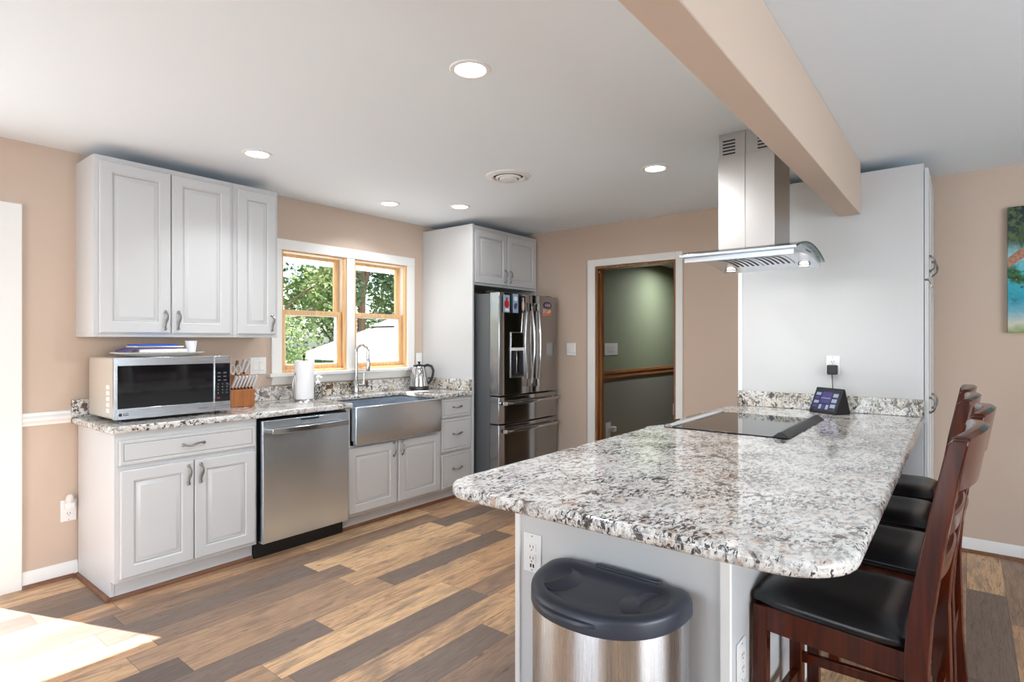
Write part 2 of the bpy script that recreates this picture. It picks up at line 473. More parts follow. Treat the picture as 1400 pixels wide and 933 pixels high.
def pull(x, z, y, length, vertical, parent, name='handle'):
    """Antique bow pull on a face looking towards -y."""
    mb = MB(); h = length / 2
    N = 12; pts = []; rs = []
    for i in range(N + 1):
        t = -1 + 2 * i / N
        out = 0.024 * (1 - t ** 4) + 0.004
        s = t * h
        side = 0.006 * math.sin(t * PI)
        pts.append((x + (side if vertical else s), y - out, z + (s if vertical else side)))
        rs.append(0.0042 + 0.0028 * math.exp(-(t / 0.3) ** 2) + 0.0018 * abs(t) ** 6)
    mb.tube(pts, rs, 8)
    for sg in (-1, 1):
        fx, fz = (x, z + sg * h) if vertical else (x + sg * h, z)
        rings = []
        for r, d in ((0.009, 0.0), (0.0095, 0.003), (0.006, 0.006), (0.0075, 0.010), (0.003, 0.014)):
            rings.append([(fx + r * math.cos(2 * PI * k / 10), y - d, fz + r * math.sin(2 * PI * k / 10)) for k in range(10)])
        mb.loft(rings)
    return mb.build(name, 'nickel', parent)

def cab_door(x0, x1, z0, z1, y, parent, handle=None, flat=False, name='door', stile=0.058):
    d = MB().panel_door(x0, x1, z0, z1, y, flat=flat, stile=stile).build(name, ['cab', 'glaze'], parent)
    if handle: pull(handle[0], handle[1], y, handle[2], handle[3], d)
    return d

# ------------------------------------------------------------------ room shell
XF, YB, YFR, XL, H = 4.705, 4.03, -3.4, -2.9, 2.44
WT = 0.15
struct(MB().box(XL - 0.3, 12.0, YFR - 0.3, YB + 0.02, -0.12, 0.0).build('floor', 'floor', base=(0, 0, 0)))
struct(MB().box(XL - 0.3, 12.0, YFR - 0.3, YB + WT, H, H + 0.12).build('ceiling', 'ceiling', base=(0, 0, 0)))

# back wall with the sliding-door opening and two window openings
DX0, DX1, DZ = -1.25, 0.62, 2.03
W1, W2, WZ0, WZ1 = (2.285, 2.862), (2.938, 3.515), 1.10, 2.040
b = MB()
b.box(XL - WT, DX0, YB, YB + WT, 0, H); b.box(DX0, DX1, YB, YB + WT, DZ, H)
b.box(DX1, W1[0], YB, YB + WT, 0, H); b.box(W1[0], W2[1], YB, YB + WT, 0, WZ0); b.box(W1[0], W2[1], YB, YB + WT, WZ1, H)
b.box(W1[1], W2[0], YB, YB + WT, WZ0, WZ1); b.box(W2[1], XF, YB, YB + WT, 0, H)
struct(b.build('wall_back', 'wall', smooth=False))

# far wall with the doorway
OY0, OY1, OZ = 1.945, 2.735, 2.05
b = MB()
b.box(XF, XF + 0.12, OY1, YB + WT, 0, H); b.box(XF, XF + 0.12, OY0, OY1, OZ, H); b.box(XF, XF + 0.12, YFR, OY0, 0, H)
struct(b.build('wall_far', 'wall', smooth=False))

# side and front walls behind the camera, each with a wide opening added for a fill light
b = MB()
b.box(XL - WT, XL, YFR, 0.1, 0, H); b.box(XL - WT, XL, 0.1, 3.1, 0, 0.35); b.box(XL - WT, XL, 0.1, 3.1, 2.25, H); b.box(XL - WT, XL, 3.1, YB, 0, H)
struct(b.build('wall_side', 'wall', smooth=False))
b = MB()
b.box(XL - WT, -0.7, YFR - WT, YFR, 0, H); b.box(-0.7, 2.5, YFR - WT, YFR, 0, 0.4); b.box(-0.7, 2.5, YFR - WT, YFR, 2.25, H); b.box(2.5, XF + 0.12, YFR - WT, YFR, 0, H)
struct(b.build('wall_front', 'wall', smooth=False))

# room beyond the doorway: green walls
HY = 3.45
struct(MB().box(XF + 0.12, 10.6, HY, HY + 0.1, 0, H).build('wall_hall', 'green', smooth=False))
struct(MB().box(10.5, 10.6, -2.0, HY, 0, H).build('wall_hall_end', 'green', smooth=False))
struct(MB().box(XF + 0.12, 10.6, -2.1, -2.0, 0, H).build('wall_hall_front', 'green', smooth=False))
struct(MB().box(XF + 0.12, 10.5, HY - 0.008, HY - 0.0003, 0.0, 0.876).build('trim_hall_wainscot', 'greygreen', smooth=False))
struct(MB().prism([(HY, 0.875), (HY - 0.018, 0.88), (HY - 0.03, 0.90), (HY - 0.018, 0.93), (HY - 0.03, 0.955), (HY - 0.02, 0.985), (HY, 0.99)], 'x', XF + 0.13, 10.5).build('trim_hall_rail', 'stain_x'))
struct(MB().box(XF + 0.13, 10.5, HY - 0.02, HY - 0.0082, 0, 0.10).build('baseboard_hall', 'stain_x'))

# soffit beam
struct(MB().box(-2.9, 4.058, 0.508, 0.622, 2.125, H).build('trim_beam', 'wall', bevel=0.004))

# ---- doorway casing and stained jamb
d2 = struct(thing('door_2', (XF, 2.34, 0)))
MB().box(XF - 0.018, XF, OY1, OY1 + 0.078, 0, OZ + 0.066).box(XF - 0.018, XF, OY0 - 0.062, OY0, 0, OZ + 0.066).box(XF - 0.018, XF, OY0, OY1, OZ, OZ + 0.066).build('casing', 'trim', d2, bevel=0.004)
MB().box(XF - 0.002, XF + 0.122, OY1 - 0.022, OY1 - 0.001, 0, OZ - 0.001).box(XF - 0.002, XF + 0.122, OY0 + 0.001, OY0 + 0.022, 0, OZ - 0.001).box(XF - 0.002, XF + 0.122, OY0 + 0.022, OY1 - 0.022, OZ - 0.022, OZ - 0.001).box(XF + 0.05, XF + 0.085, OY1 - 0.034, OY1 - 0.021, 0, OZ - 0.02).build('jamb', 'stain', d2, bevel=0.002)
mb = MB(); mb.lathe([(0.0, 0), (0.014, 0.0), (0.016, 0.012), (0.009, 0.02), (0.0, 0.021)], (0, 0, 0), 14)
mb.v = [(XF + 0.03 + p[0], OY1 - 0.022 - p[2], 2.0 + p[1]) for p in mb.v]
mb.build('door_bumper', 'nickel', d2)

# ---- sliding glass door on the left and its casing
d1 = struct(thing('door_1', ((DX0 + DX1) / 2, YB, 0)))
MB().box(DX1 - 0.02, DX1 + 0.16, YB - 0.022, YB, 0, 2.095).box(DX0 - 0.09, DX0 + 0.02, YB - 0.022, YB, 0, 2.095).box(DX0 + 0.02, DX1 - 0.02, YB - 0.022, YB, DZ - 0.02, 2.095).build('casing', 'trim', d1, bevel=0.004)
MB().box(DX1 - 0.03, DX1, YB + 0.005, YB + WT, 0, DZ).box(DX0, DX0 + 0.03, YB + 0.005, YB + WT, 0, DZ).box(DX0 + 0.03, DX1 - 0.03, YB + 0.005, YB + WT, DZ - 0.03, DZ).box(DX0 + 0.03, DX1 - 0.03, YB + 0.005, YB + WT, 0, 0.03).build('frame', 'trim', d1)
xm = (DX0 + DX1) / 2
for k, (a, c) in enumerate(((DX0 + 0.03, xm + 0.03), (xm - 0.03, DX1 - 0.03))):
    yy = YB + 0.03 + 0.045 * k
    sa = MB().box(a, a + 0.045, yy, yy + 0.035, 0.03, DZ - 0.03).box(c - 0.045, c, yy, yy + 0.035, 0.03, DZ - 0.03).box(a + 0.045, c - 0.045, yy, yy + 0.035, 0.03, 0.09).box(a + 0.045, c - 0.045, yy, yy + 0.035, DZ - 0.09, DZ - 0.03).build('door_leaf', 'trim', d1)
    MB().box(a + 0.045, c - 0.045, yy + 0.014, yy + 0.020, 0.09, DZ - 0.09).build('glass_pane', 'glass', sa)

# ---- kitchen windows: white casing, stool and apron, two oak double-hung sashes
struct(MB().box(W1[0] - 0.082, W1[0], YB - 0.02, YB, WZ0 + 0.012, WZ1).box(W1[1], W2[0], YB - 0.016, YB, WZ0 + 0.012, WZ1).box(W2[1], W2[1] + 0.082, YB - 0.02, YB, WZ0 + 0.012, WZ1)
       .box(W1[0] - 0.082, W2[1] + 0.082, YB - 0.022, YB, WZ1, WZ1 + 0.078).build('trim_window_casing', 'trim', bevel=0.003))
struct(MB().box(W1[0] - 0.115, W2[1] + 0.105, YB - 0.06, YB + 0.03, WZ0 - 0.014, WZ0 + 0.012).prism([(YB, WZ0 - 0.014), (YB - 0.034, WZ0 - 0.014), (YB - 0.026, WZ0 - 0.04), (YB - 0.014, WZ0 - 0.075), (YB, WZ0 - 0.08)], 'x', W1[0] - 0.082, W2[1] + 0.075).build('trim_window_sill', 'trim', bevel=0.003))

def frame_box(x0, x1, z0, z1, wl, wr, wb, wt, y0, y1):
    return MB().box(x0, x0 + wl, y0, y1, z0, z1).box(x1 - wr, x1, y0, y1, z0, z1).box(x0 + wl, x1 - wr, y0, y1, z0, z0 + wb).box(x0 + wl, x1 - wr, y0, y1, z1 - wt, z1)

ZM = 1.572
for k, (a, c) in enumerate((W1, W2)):
    wn = struct(thing('window_%d' % (k + 1), ((a + c) / 2, YB, WZ0)))
    frame_box(a + 0.001, c - 0.001, WZ0 + 0.012, WZ1 - 0.001, 0.018, 0.018, 0.02, 0.010, YB - 0.004, YB + 0.03).build('stop', 'oak', wn, bevel=0.002)
    frame_box(a + 0.001, c - 0.001, WZ0 + 0.001, WZ1 - 0.001, 0.012, 0.012, 0.012, 0.012, YB + 0.03, YB + WT).build('jamb_liner', 'trim', wn)
    up = frame_box(a + 0.014, c - 0.014, ZM - 0.02, WZ1 - 0.011, 0.042, 0.042, 0.036, 0.026, YB + 0.078, YB + 0.108).build('upper_sash', 'oak', wn, bevel=0.003)
    MB().box(a + 0.056, c - 0.056, YB + 0.091, YB + 0.095, ZM + 0.016, WZ1 - 0.037).build('glass_pane', 'glass', up)
    lo = frame_box(a + 0.014, c - 0.014, WZ0 + 0.014, ZM + 0.02, 0.042, 0.042, 0.052, 0.036, YB + 0.036, YB + 0.068).build('lower_sash', 'oak', wn, bevel=0.003)
    frame_box(a + 0.056, c - 0.056, WZ0 + 0.066, ZM - 0.016, 0.008, 0.008, 0.008, 0.008, YB + 0.046, YB + 0.06).build('glazing_bead', 'trim', lo)
    MB().box(a + 0.056, c - 0.056, YB + 0.051, YB + 0.055, WZ0 + 0.066, ZM - 0.016).build('glass_pane', 'glass', lo)
    MB().box((a + c) / 2 - 0.03, (a + c) / 2 + 0.03, YB + 0.04, YB + 0.066, ZM + 0.02, ZM + 0.03).lathe([(0.012, 0.0), (0.012, 0.012), (0.005, 0.016)], ((a + c) / 2, YB + 0.052, ZM + 0.029), 12).build('sash_lock', 'nickel', lo)

# made-up windows added behind the camera around the fill lights (frames and panes)
for nm, o0, o1, z0, z1, ax, at in (('window_3', -0.7, 2.5, 0.4, 2.25, 'x', YFR - 0.08), ('window_4', 0.1, 3.1, 0.35, 2.25, 'y', XL - 0.08)):
    wn = struct(thing(nm, ((o0 + o1) / 2, at, z0) if ax == 'x' else (at, (o0 + o1) / 2, z0)))
    mb, mg = MB(), MB()
    mid = (o0 + o1) / 2
    for p, q in ((o0, o0 + 0.06), (mid - 0.04, mid + 0.04), (o1 - 0.06, o1)):
        mb.box(p, q, at - 0.03, at + 0.03, z0, z1) if ax == 'x' else mb.box(at - 0.03, at + 0.03, p, q, z0, z1)
    for p, q in ((z0, z0 + 0.06), (z1 - 0.06, z1)):
        mb.box(o0 + 0.06, o1 - 0.06, at - 0.03, at + 0.03, p, q) if ax == 'x' else mb.box(at - 0.03, at + 0.03, o0 + 0.06, o1 - 0.06, p, q)
    fr = mb.build('frame', 'trim', wn)
    mg.box(o0 + 0.06, o1 - 0.06, at - 0.003, at + 0.003, z0 + 0.06, z1 - 0.06) if ax == 'x' else mg.box(at - 0.003, at + 0.003, o0 + 0.06, o1 - 0.06, z0 + 0.06, z1 - 0.06)
    mg.build('glass_pane', 'glass', wn)

# ---- baseboards, chair rail, shoe mouldings
BX = DX1 + 0.16
def base_profile(y0, sgn, h=0.09, t=0.014):
    return [(y0, 0), (y0 + sgn * t, 0), (y0 + sgn * t, h - 0.02), (y0 + sgn * t * 0.4, h), (y0, h)]
struct(MB().prism(base_profile(YB, -1), 'x', BX, 1.03).build('baseboard_back', 'trim'))
def shoe_arc(a, sgn):
    return [(a, 0), (a + sgn * 0.018, 0), (a + sgn * 0.016, 0.010), (a + sgn * 0.009, 0.018), (a, 0.020)]
struct(MB().prism(shoe_arc(YB - 0.014, -1), 'x', BX, 1.012).prism(shoe_arc(1.029, -1), 'y', 3.462, YB - 0.014).prism(shoe_arc(3.479, -1), 'x', 1.011, 1.782).prism(shoe_arc(3.479, -1), 'x', 2.43, 3.715).build('trim_shoe_moulding', 'shoe'))
rail = [(YB, 0.884), (YB - 0.014, 0.886), (YB - 0.016, 0.9), (YB - 0.028, 0.912), (YB - 0.028, 0.928), (YB - 0.014, 0.94), (YB - 0.012, 0.955), (YB, 0.957)]
struct(MB().prism(rail, 'x', BX, 0.996).build('trim_chair_rail', 'trim'))
fp = [(-v + 0, z) for v, z in base_profile(0, 1)]
struct(MB().prism([(XF + p, z) for p, z in fp], 'y', YFR, 0.18).build('baseboard_far', 'trim'))
struct(MB().prism([(XF - 0.014 - p, z) for p, z in shoe_arc(0, 1)], 'y', YFR, 0.18).build('trim_far_shoe', 'shoe'))

# ------------------------------------------------------------------ outside: lawn, eave, gazebo, trees
struct(MB().box(-30, 60, 12.4, 70, -1.0, -0.9).build('ground_lawn', 'lawn', smooth=False))
struct(MB().box(-30, 60, YB + WT, 12.4, -1.0, -0.9).build('ground_patio', 'concrete', smooth=False))
struct(MB().box(XL - 0.6, 8.0, YB + WT, YB + WT + 0.50, 2.065, 2.12).box(XL - 0.6, 8.0, YB + WT + 0.50, YB + WT + 0.53, 2.05, 2.25).build('trim_eave', 'soffit'))

def tree_mesh(mbf, mbt, rnd, h, r, n, leaf):
    mbt.tube([(0, 0, 0), (0.06, 0.03, h * 0.3), (-0.05, 0.05, h * 0.6), (0.05, 0, h * 0.9)], [0.16, 0.12, 0.08, 0.03], 8)
    blobs = []
    for i in range(26):
        a = rnd.uniform(0, 2 * PI); zz = rnd.uniform(0.10, 1.0)
        rr = r * (0.35 + 0.65 * math.sin(PI * min(1, zz * 0.85 + 0.1))) * rnd.uniform(0.3, 1.0)
        blobs.append((Vector((rr * math.cos(a), rr * math.sin(a), h * zz)), rnd.uniform(0.45, 0.85) * r * 0.45))
        if i % 3 == 0:
            mbt.tube([(0, 0, h * zz * 0.6), tuple(blobs[-1][0] * 0.5 + Vector((0, 0, h * zz * 0.35))), tuple(blobs[-1][0])], [0.05, 0.03, 0.012], 5)
    for k in range(n):
        c, br = blobs[rnd.randrange(len(blobs))]
        d = Vector((rnd.gauss(0, 1), rnd.gauss(0, 1), rnd.gauss(0, 1))).normalized()
        p = c + d * br * rnd.uniform(0.45, 1.05)
        a = Vector((rnd.gauss(0, 1), rnd.gauss(0, 1), rnd.gauss(0, 0.6))).normalized(); q = a.orthogonal().normalized()
        q = (q * math.cos(k) + a.cross(q) * math.sin(k))
        l = leaf * rnd.uniform(0.6, 1.3); wd = l * 0.5
        mbf.add([p - a * l, p + q * wd, p + a * l, p - q * wd], [(0, 1, 2, 3)])

protos = []
rnd = random.Random(3)
for k, (h, r, n, lm) in enumerate(((7.6, 2.5, 10500, 'leaf_a'), (8.4, 2.7, 12000, 'leaf_b'))):
    t = thing('tree', (0, 0, -0.9))
    WL[t.name] = Vector((0, 0, 0))
    f, tr = MB(), MB()
    tree_mesh(f, tr, rnd, h, r, n, 0.088)
    f.build('foliage', lm, t, smooth=False); tr.build('trunk', 'bark', t)
    protos.append(t)
tspots = [(8.0, 15.0, 0, 1.0, 'mid green tree behind the left edge of the left kitchen window'), (11.0, 14.6, 1, 1.0, 'dark green tree filling the middle of the left kitchen window'),
          (13.6, 15.4, 1, 1.05, 'dense dark tree behind the white canopy roof in the right window'), (16.3, 15.4, 0, 1.1, 'mid green tree at the right side of the right kitchen window'),
          (9.8, 19.5, 1, 1.15, 'tall tree standing further back in the left kitchen window'), (14.5, 20.0, 0, 1.2, 'tall tree further back, showing over the meeting rail of the right window'),
          (12.2, 17.6, 0, 0.95, 'smaller tree between the two windows, partly behind the white mullion'),           ]
for k, (x, y, p, s, lb) in enumerate(tspots):
    o = protos[p] if not protos[p].get('label') else copy_tree(protos[p])
    o.location = (x, y, -0.9); o.rotation_euler = (0, 0, k * 1.7); o.scale = (s, s, s)
    tag(o, lb, 'tree', 'trees in the garden')

gx, gy, hd_, ez = 8.33, 9.61, 2.155, 1.12
gz = thing('gazebo', (gx, gy, -0.9), 'white two-tier garden canopy on posts outside the kitchen windows', 'gazebo')
GR, GF = Vector((0.622, -0.783, 0)), Vector((0.783, 0.622, 0))
def gring(hd, z):
    return [tuple(Vector((gx, gy, z)) + v * hd) for v in (-GF, GR, GF, -GR)]
MB().loft([gring(hd_, ez), gring(0.68, ez + 0.54), gring(0.66, ez + 0.54), gring(hd_ - 0.04, ez - 0.02)], cap=False).build('canopy', 'canvas', gz, smooth=False)
MB().loft([gring(hd_ - 0.005, ez - 0.16), gring(hd_ - 0.005, ez - 0.001), gring(hd_ - 0.03, ez - 0.001), gring(hd_ - 0.03, ez - 0.16)], cap=False).build('valance', 'shaded_canvas', gz, smooth=False)
MB().loft([gring(0.78, ez + 0.55), gring(0.02, ez + 0.83), gring(0.01, ez + 0.82), gring(0.76, ez + 0.54)], cap=False).build('vent_roof', 'canvas', gz, smooth=False)
for v in (-GF, GR, GF, -GR):
    p = Vector((gx, gy, 0)) + v * (hd_ - 0.12)
    MB().box(p.x - 0.045, p.x + 0.045, p.y - 0.045, p.y + 0.045, -0.9, ez - 0.03).build('post', 'trim', gz)

# ------------------------------------------------------------------ ceiling fixtures
def downlight():
    t = thing('recessed_light', (0, 0, 0))
    MB().lathe([(0.060, -0.001), (0.064, -0.006), (0.080, -0.006), (0.084, -0.001)], n=36, cap=False).build('trim_ring', 'plastic', t)
    MB().lathe([(0.0005, -0.0035), (0.061, -0.0035), (0.061, -0.0005)], n=36, cap=False).build('diffuser', 'lens', t)
    ld = bpy.data.lights.new('lamp', 'AREA'); ld.shape = 'DISK'; ld.size = 0.12; ld.energy = LAMP_WATTS; ld.color = (0.92, 0.96, 1.0); ld.spread = math.radians(172)
    lo = bpy.data.objects.new('lamp', ld); COL.objects.link(lo); lo.parent = t; lo.location = (0, 0, -0.012)
    return t
dl = downlight()
for k, (x, y, lb) in enumerate(((1.69, 1.555, 'lit recessed ceiling light nearest the camera, the largest'), (1.683, 3.225, 'lit recessed ceiling light in front of the wall cabinets'),
        (2.942, 3.575, 'lit recessed ceiling light above the kitchen sink, nearer the window'), (3.36, 3.207, 'small lit recessed ceiling light in front of the fridge cabinet'),
        (3.381, 1.535, 'lit recessed ceiling light left of the range hood chimney'))):
    o = dl if k == 0 else copy_tree(dl)
    o.location = (x, y, H); tag(o, lb, 'ceiling light', 'recessed ceiling lights')
    for ch in o.children:   # fittings close to the cabinets are dimmed, those out in the open room turned up
        if ch.type == 'LIGHT':
            if k > 0: ch.data = ch.data.copy()
            ch.data.energy = (LAMP_OPEN_WATTS, LAMP_WATTS * 0.9, LAMP_WATTS * 1.3, LAMP_WATTS * 0.75, LAMP_OPEN_WATTS * 0.42)[k]
            ch.data.spread = math.radians((172, 110, 130, 172, 172)[k])
hl = copy_tree(dl); hl.location = (7.45, 2.85, H); tag(hl, 'recessed ceiling light in the green room beyond the doorway', 'ceiling light', 'recessed ceiling lights')
for ch in hl.children:
    if ch.type == 'LIGHT': ch.data = ch.data.copy(); ch.data.energy = 20.0; ch.data.spread = math.radians(165)

rg = thing('ceiling_register', (2.945, 2.37, H), 'round white ceiling air register with a dark slot', 'air vent')
MB().lathe([(0.150, 0.0), (0.146, -0.006), (0.105, -0.012), (0.100, -0.004), (0.098, 0.0)], (2.945, 2.37, H), 36, cap=False).build('outer_ring', 'plastic', rg)
MB().lathe([(0.098, -0.001), (0.0005, -0.001)], (2.945, 2.37, H), 36, cap=False).build('duct', 'slot', rg)
MB().lathe([(0.085, -0.010), (0.080, -0.018), (0.068, -0.019), (0.072, -0.012)], (2.945, 2.37, H), 36, cap=False).lathe([(0.060, -0.016), (0.058, -0.026), (0.03, -0.034), (0.0005, -0.036)], (2.945, 2.37, H), 36, cap=False).build('louvre_cone', 'plastic', rg)

# ------------------------------------------------------------------ wall cabinets
UZ0, UZ1, UF = 1.375, 2.375, 3.722
u1 = thing('wall_cabinet', (1.40, YB, UZ0), 'white two-door wall cabinet hanging above the microwave', 'cabinet', 'wall cabinets')
MB().box(1.023, 1.778, UF, YB, UZ0 + 0.015, UZ1).box(1.023, 1.041, UF, YB, UZ0, UZ0 + 0.015).box(1.041, 1.778, UF, UF + 0.02, UZ0, UZ0 + 0.015).build('body', 'cab', u1, bevel=0.002)
cab_door(1.046, 1.404, 1.398, 2.345, UF - 0.021, u1, (1.372, 1.475, 0.10, True))
cab_door(1.410, 1.757, 1.398, 2.345, UF - 0.021, u1, (1.443, 1.475, 0.10, True))
u2 = thing('wall_cabinet', (1.93, YB, UZ0), 'narrow white one-door wall cabinet beside the window', 'cabinet', 'wall cabinets')
MB().box(1.779, 2.085, UF, YB, UZ0 + 0.015, UZ1).box(2.067, 2.085, UF, YB, UZ0, UZ0 + 0.015).box(1.779, 2.067, UF, UF + 0.02, UZ0, UZ0 + 0.015).build('body', 'cab', u2, bevel=0.002)
cab_door(1.804, 2.066, 1.398, 2.345, UF - 0.021, u2, (2.034, 1.475, 0.10, True))

# ------------------------------------------------------------------ base cabinets
BF = 3.425; DF = BF - 0.021; TK = 3.48; CZ = 0.8755
b1 = thing('base_cabinet', (1.40, YB, 0), 'white base cabinet with one drawer over two doors, under the microwave', 'cabinet', 'base cabinets')
MB().box(1.03, 1.05, TK, YB - 0.016, 0, 0.10).box(1.03, 1.782, BF, YB - 0.016, 0.10, CZ).build('body', 'cab', b1, bevel=0.002)
MB().box(1.051, 1.782, TK, TK + 0.018, 0, 0.0995).build('toe_kick', 'cab', b1)
cab_door(1.049, 1.768, 0.708, 0.838, DF, b1, (1.408, 0.775, 0.11, False), True, 'drawer')
cab_door(1.053, 1.410, 0.122, 0.682, DF, b1, (1.381, 0.605, 0.10, True))
cab_door(1.416, 1.768, 0.122, 0.682, DF, b1, (1.446, 0.605, 0.10, True))

dw = thing('dishwasher', (2.11, YB, 0), 'stainless steel dishwasher with a bar handle between white cabinets', 'dishwasher')
MB().box(1.790, 2.422, BF + 0.02, YB - 0.03, 0.098, 0.866).build('tub', 'black', dw)
prof = [(3.437, 0.102)] + [(3.378 - 0.006 * math.sin(PI * t / 10), 0.102 + 0.756 * t / 10) for t in range(11)] + [(3.437, 0.858)]
MB().prism(prof, 'x', 1.797, 2.416).build('door', 'steel_v', dw, bevel=0.003)
MB().box(1.797, 2.416, 3.40, 3.444, 0.8585, 0.866).box(2.06, 2.18, 3.366, 3.378, 0.842, 0.851).build('control_strip', 'black_gloss', dw)
mb = MB()
mb.loft([[(x, y0, z0), (x, y1, z0), (x, y1, z1), (x, y0, z1)] for x, y0, y1, z0, z1 in [(1.83 + 0.55 * i / 12, 3.318 - 0.014 * math.sin(PI * i / 12), 3.338 - 0.014 * math.sin(PI * i / 12), 0.778, 0.812) for i in range(13)]])
mb.box(1.832, 1.85, 3.335, 3.375, 0.785, 0.806).box(2.36, 2.378, 3.335, 3.375, 0.785, 0.806)
mb.build('handle', 'chrome', dw, bevel=0.003)
MB().box(1.785, 2.422, 3.452, 3.47, 0.0, 0.097).build('toe_panel', 'black', dw)

b2 = thing('sink_base_cabinet', (2.89, YB, 0), 'white two-door sink base cabinet under the steel farmhouse sink', 'cabinet', 'base cabinets')
MB().box(2.424, 3.346, BF, YB - 0.016, 0.10, 0.605).box(2.424, 2.466, BF, YB - 0.016, 0.605, CZ).box(3.309, 3.346, BF, YB - 0.016, 0.605, CZ).build('body', 'cab', b2, bevel=0.002)
MB().box(2.44, 3.346, TK, TK + 0.018, 0, 0.0995).build('toe_kick', 'cab', b2)
cab_door(2.440, 2.872, 0.122, 0.592, DF, b2, (2.843, 0.532, 0.10, True))
cab_door(2.896, 3.334, 0.122, 0.592, DF, b2, (2.925, 0.532, 0.10, True))
b3 = thing('drawer_cabinet', (3.53, YB, 0), 'white three-drawer base cabinet between the sink and the fridge panel', 'cabinet', 'base cabinets')
MB().box(3.3475, 3.714, BF, YB - 0.016, 0.10, CZ).build('body', 'cab', b3, bevel=0.002)
MB().box(3.3475, 3.714, TK, TK + 0.018, 0, 0.0995).build('toe_kick', 'cab', b3)
for z0, z1 in ((0.706, 0.862), (0.422, 0.692), (0.122, 0.404)):
    cab_door(3.356, 3.706, z0, z1, DF, b3, (3.535, (z0 + z1) / 2 + 0.01, 0.10, False), True, 'drawer')

# farmhouse sink
sk_ = thing('farmhouse_sink', (2.89, 3.62, 0.61), 'wide stainless steel apron-front sink below the window', 'sink')
sx0, sx1, sy0, sy1 = 2.470, 3.305, 3.366, 3.868
mb = MB()
mb.prism([(sy0, 0.613), (sy0 - 0.004, 0.625), (sy0 - 0.004, 0.872), (sy0 + 0.002, 0.882), (sy0 + 0.03, 0.882), (sy0 + 0.03, 0.613)], 'x', sx0, sx1)
mb.build('apron', 'steel_v', sk_, bevel=0.004)
mb = MB()
mb.box(sx0 + 0.003, sx1 - 0.003, sy0 + 0.031, sy1, 0.64, 0.65).box(sx0 + 0.003, sx0 + 0.013, sy0 + 0.031, sy1, 0.65, 0.874).box(sx1 - 0.013, sx1 - 0.003, sy0 + 0.031, sy1, 0.65, 0.874).box(sx0 + 0.013, sx1 - 0.013, sy1 - 0.01, sy1, 0.65, 0.874)
mb.build('basin', 'steel', sk_)
MB().lathe([(0.045, 0.0), (0.045, 0.004), (0.03, 0.002), (0.001, 0.001)], (2.89, 3.64, 0.65), 24).build('drain', 'chrome', sk_)

# perimeter countertop in one slab with the sink notch
poly = round_poly([(0.998, YB - 0.001), (0.998, 3.388), (2.476, 3.388), (2.476, 3.862), (3.298, 3.862), (3.298, 3.388), (3.7145, 3.388), (3.7145, YB - 0.001)],
                  [0, 0.03, 0.03, 0, 0, 0.012, 0, 0], 5)
tag(MB().prism(poly, 'z', 0.8765, 0.914).build('countertop', 'granite', bevel=0.010, seg=4), 'speckled granite worktop along the window wall, cut around the sink', 'countertop')
tag(MB().box(0.998, 3.714, YB - 0.030, YB - 0.001, 0.9145, 1.016).build('backsplash', 'granite_up', bevel=0.003), 'low granite upstand along the wall under the window', 'backsplash', 'granite upstands')
tag(MB().box(3.686, 3.714, 3.40, YB - 0.031, 0.9145, 1.016).build('backsplash', 'granite_up', bevel=0.003), 'short granite upstand against the white fridge side panel', 'backsplash', 'granite upstands')

# fridge surround
b4 = thing('fridge_cabinet', (4.22, YB, 1.85), 'white fridge surround: short two-door cabinet above, tall side panel', 'cabinet')
MB().box(3.738, 4.702, 3.418, YB - 0.001, 1.852, 2.383).build('body', 'cab', b4, bevel=0.002)
cab_door(3.752, 4.205, 1.872, 2.345, 3.397, b4, (4.172, 1.958, 0.11, True))
cab_door(4.216, 4.668, 1.872, 2.345, 3.397, b4, (4.250, 1.958, 0.11, True))
MB().box(3.7155, 3.7375, 3.395, YB - 0.001, 0.0, 2.383).build('side_panel', 'cab', b4, bevel=0.002)
MB().box(4.682, 4.702, 3.418, YB - 0.001, 0.0, 1.851).build('side_panel', 'cab', b4, bevel=0.002)

# ------------------------------------------------------------------ fridge
fr = thing('refrigerator', (4.215, 3.6, 0), 'stainless steel french-door refrigerator with two lower drawers', 'refrigerator')
FX0, FX1, FY = 3.772, 4.660, 3.13
MB().box(FX0, FX1, 3.245, 3.98, 0.04, 1.765).build('body', 'grey_metal', fr, bevel=0.006)
def fdoor(x0, x1, z0, z1, name, bulge=0.012):
    pts = [(x0, 3.243)] + [(x0 + (x1 - x0) * i / 14, FY - bulge * math.sin(PI * i / 14) + (0.010 if i in (0, 14) else 0)) for i in range(15)] + [(x1, 3.243)]
    return MB().prism(pts, 'z', z0, z1).build(name, 'fridge', fr, bevel=0.005, seg=3)
ld_ = fdoor(FX0, 4.213, 0.878, 1.775, 'left_door')
rd_ = fdoor(4.219, FX1, 0.878, 1.775, 'right_door')
dr1 = fdoor(FX0, FX1, 0.634, 0.868, 'upper_drawer')
dr2 = fdoor(FX0, FX1, 0.10, 0.624, 'lower_drawer')
def vbar(x, par):
    pts = [(x, FY - 0.01, 1.69), (x, FY - 0.045, 1.685)] + [(x, FY - 0.048 - 0.026 * math.sin(PI * i / 12), 1.67 - 0.70 * i / 12) for i in range(13)] + [(x, FY - 0.045, 0.955), (x, FY - 0.01, 0.95)]
    m_ = MB().tube(pts, 0.0115, 10)
    for z in (1.66, 0.975): m_.box(x - 0.017, x + 0.017, FY - 0.058, FY - 0.008, z - 0.035, z + 0.035)
    m_.build('handle', 'chrome', par, bevel=0.003)
vbar(4.172, ld_); vbar(4.262, rd_)
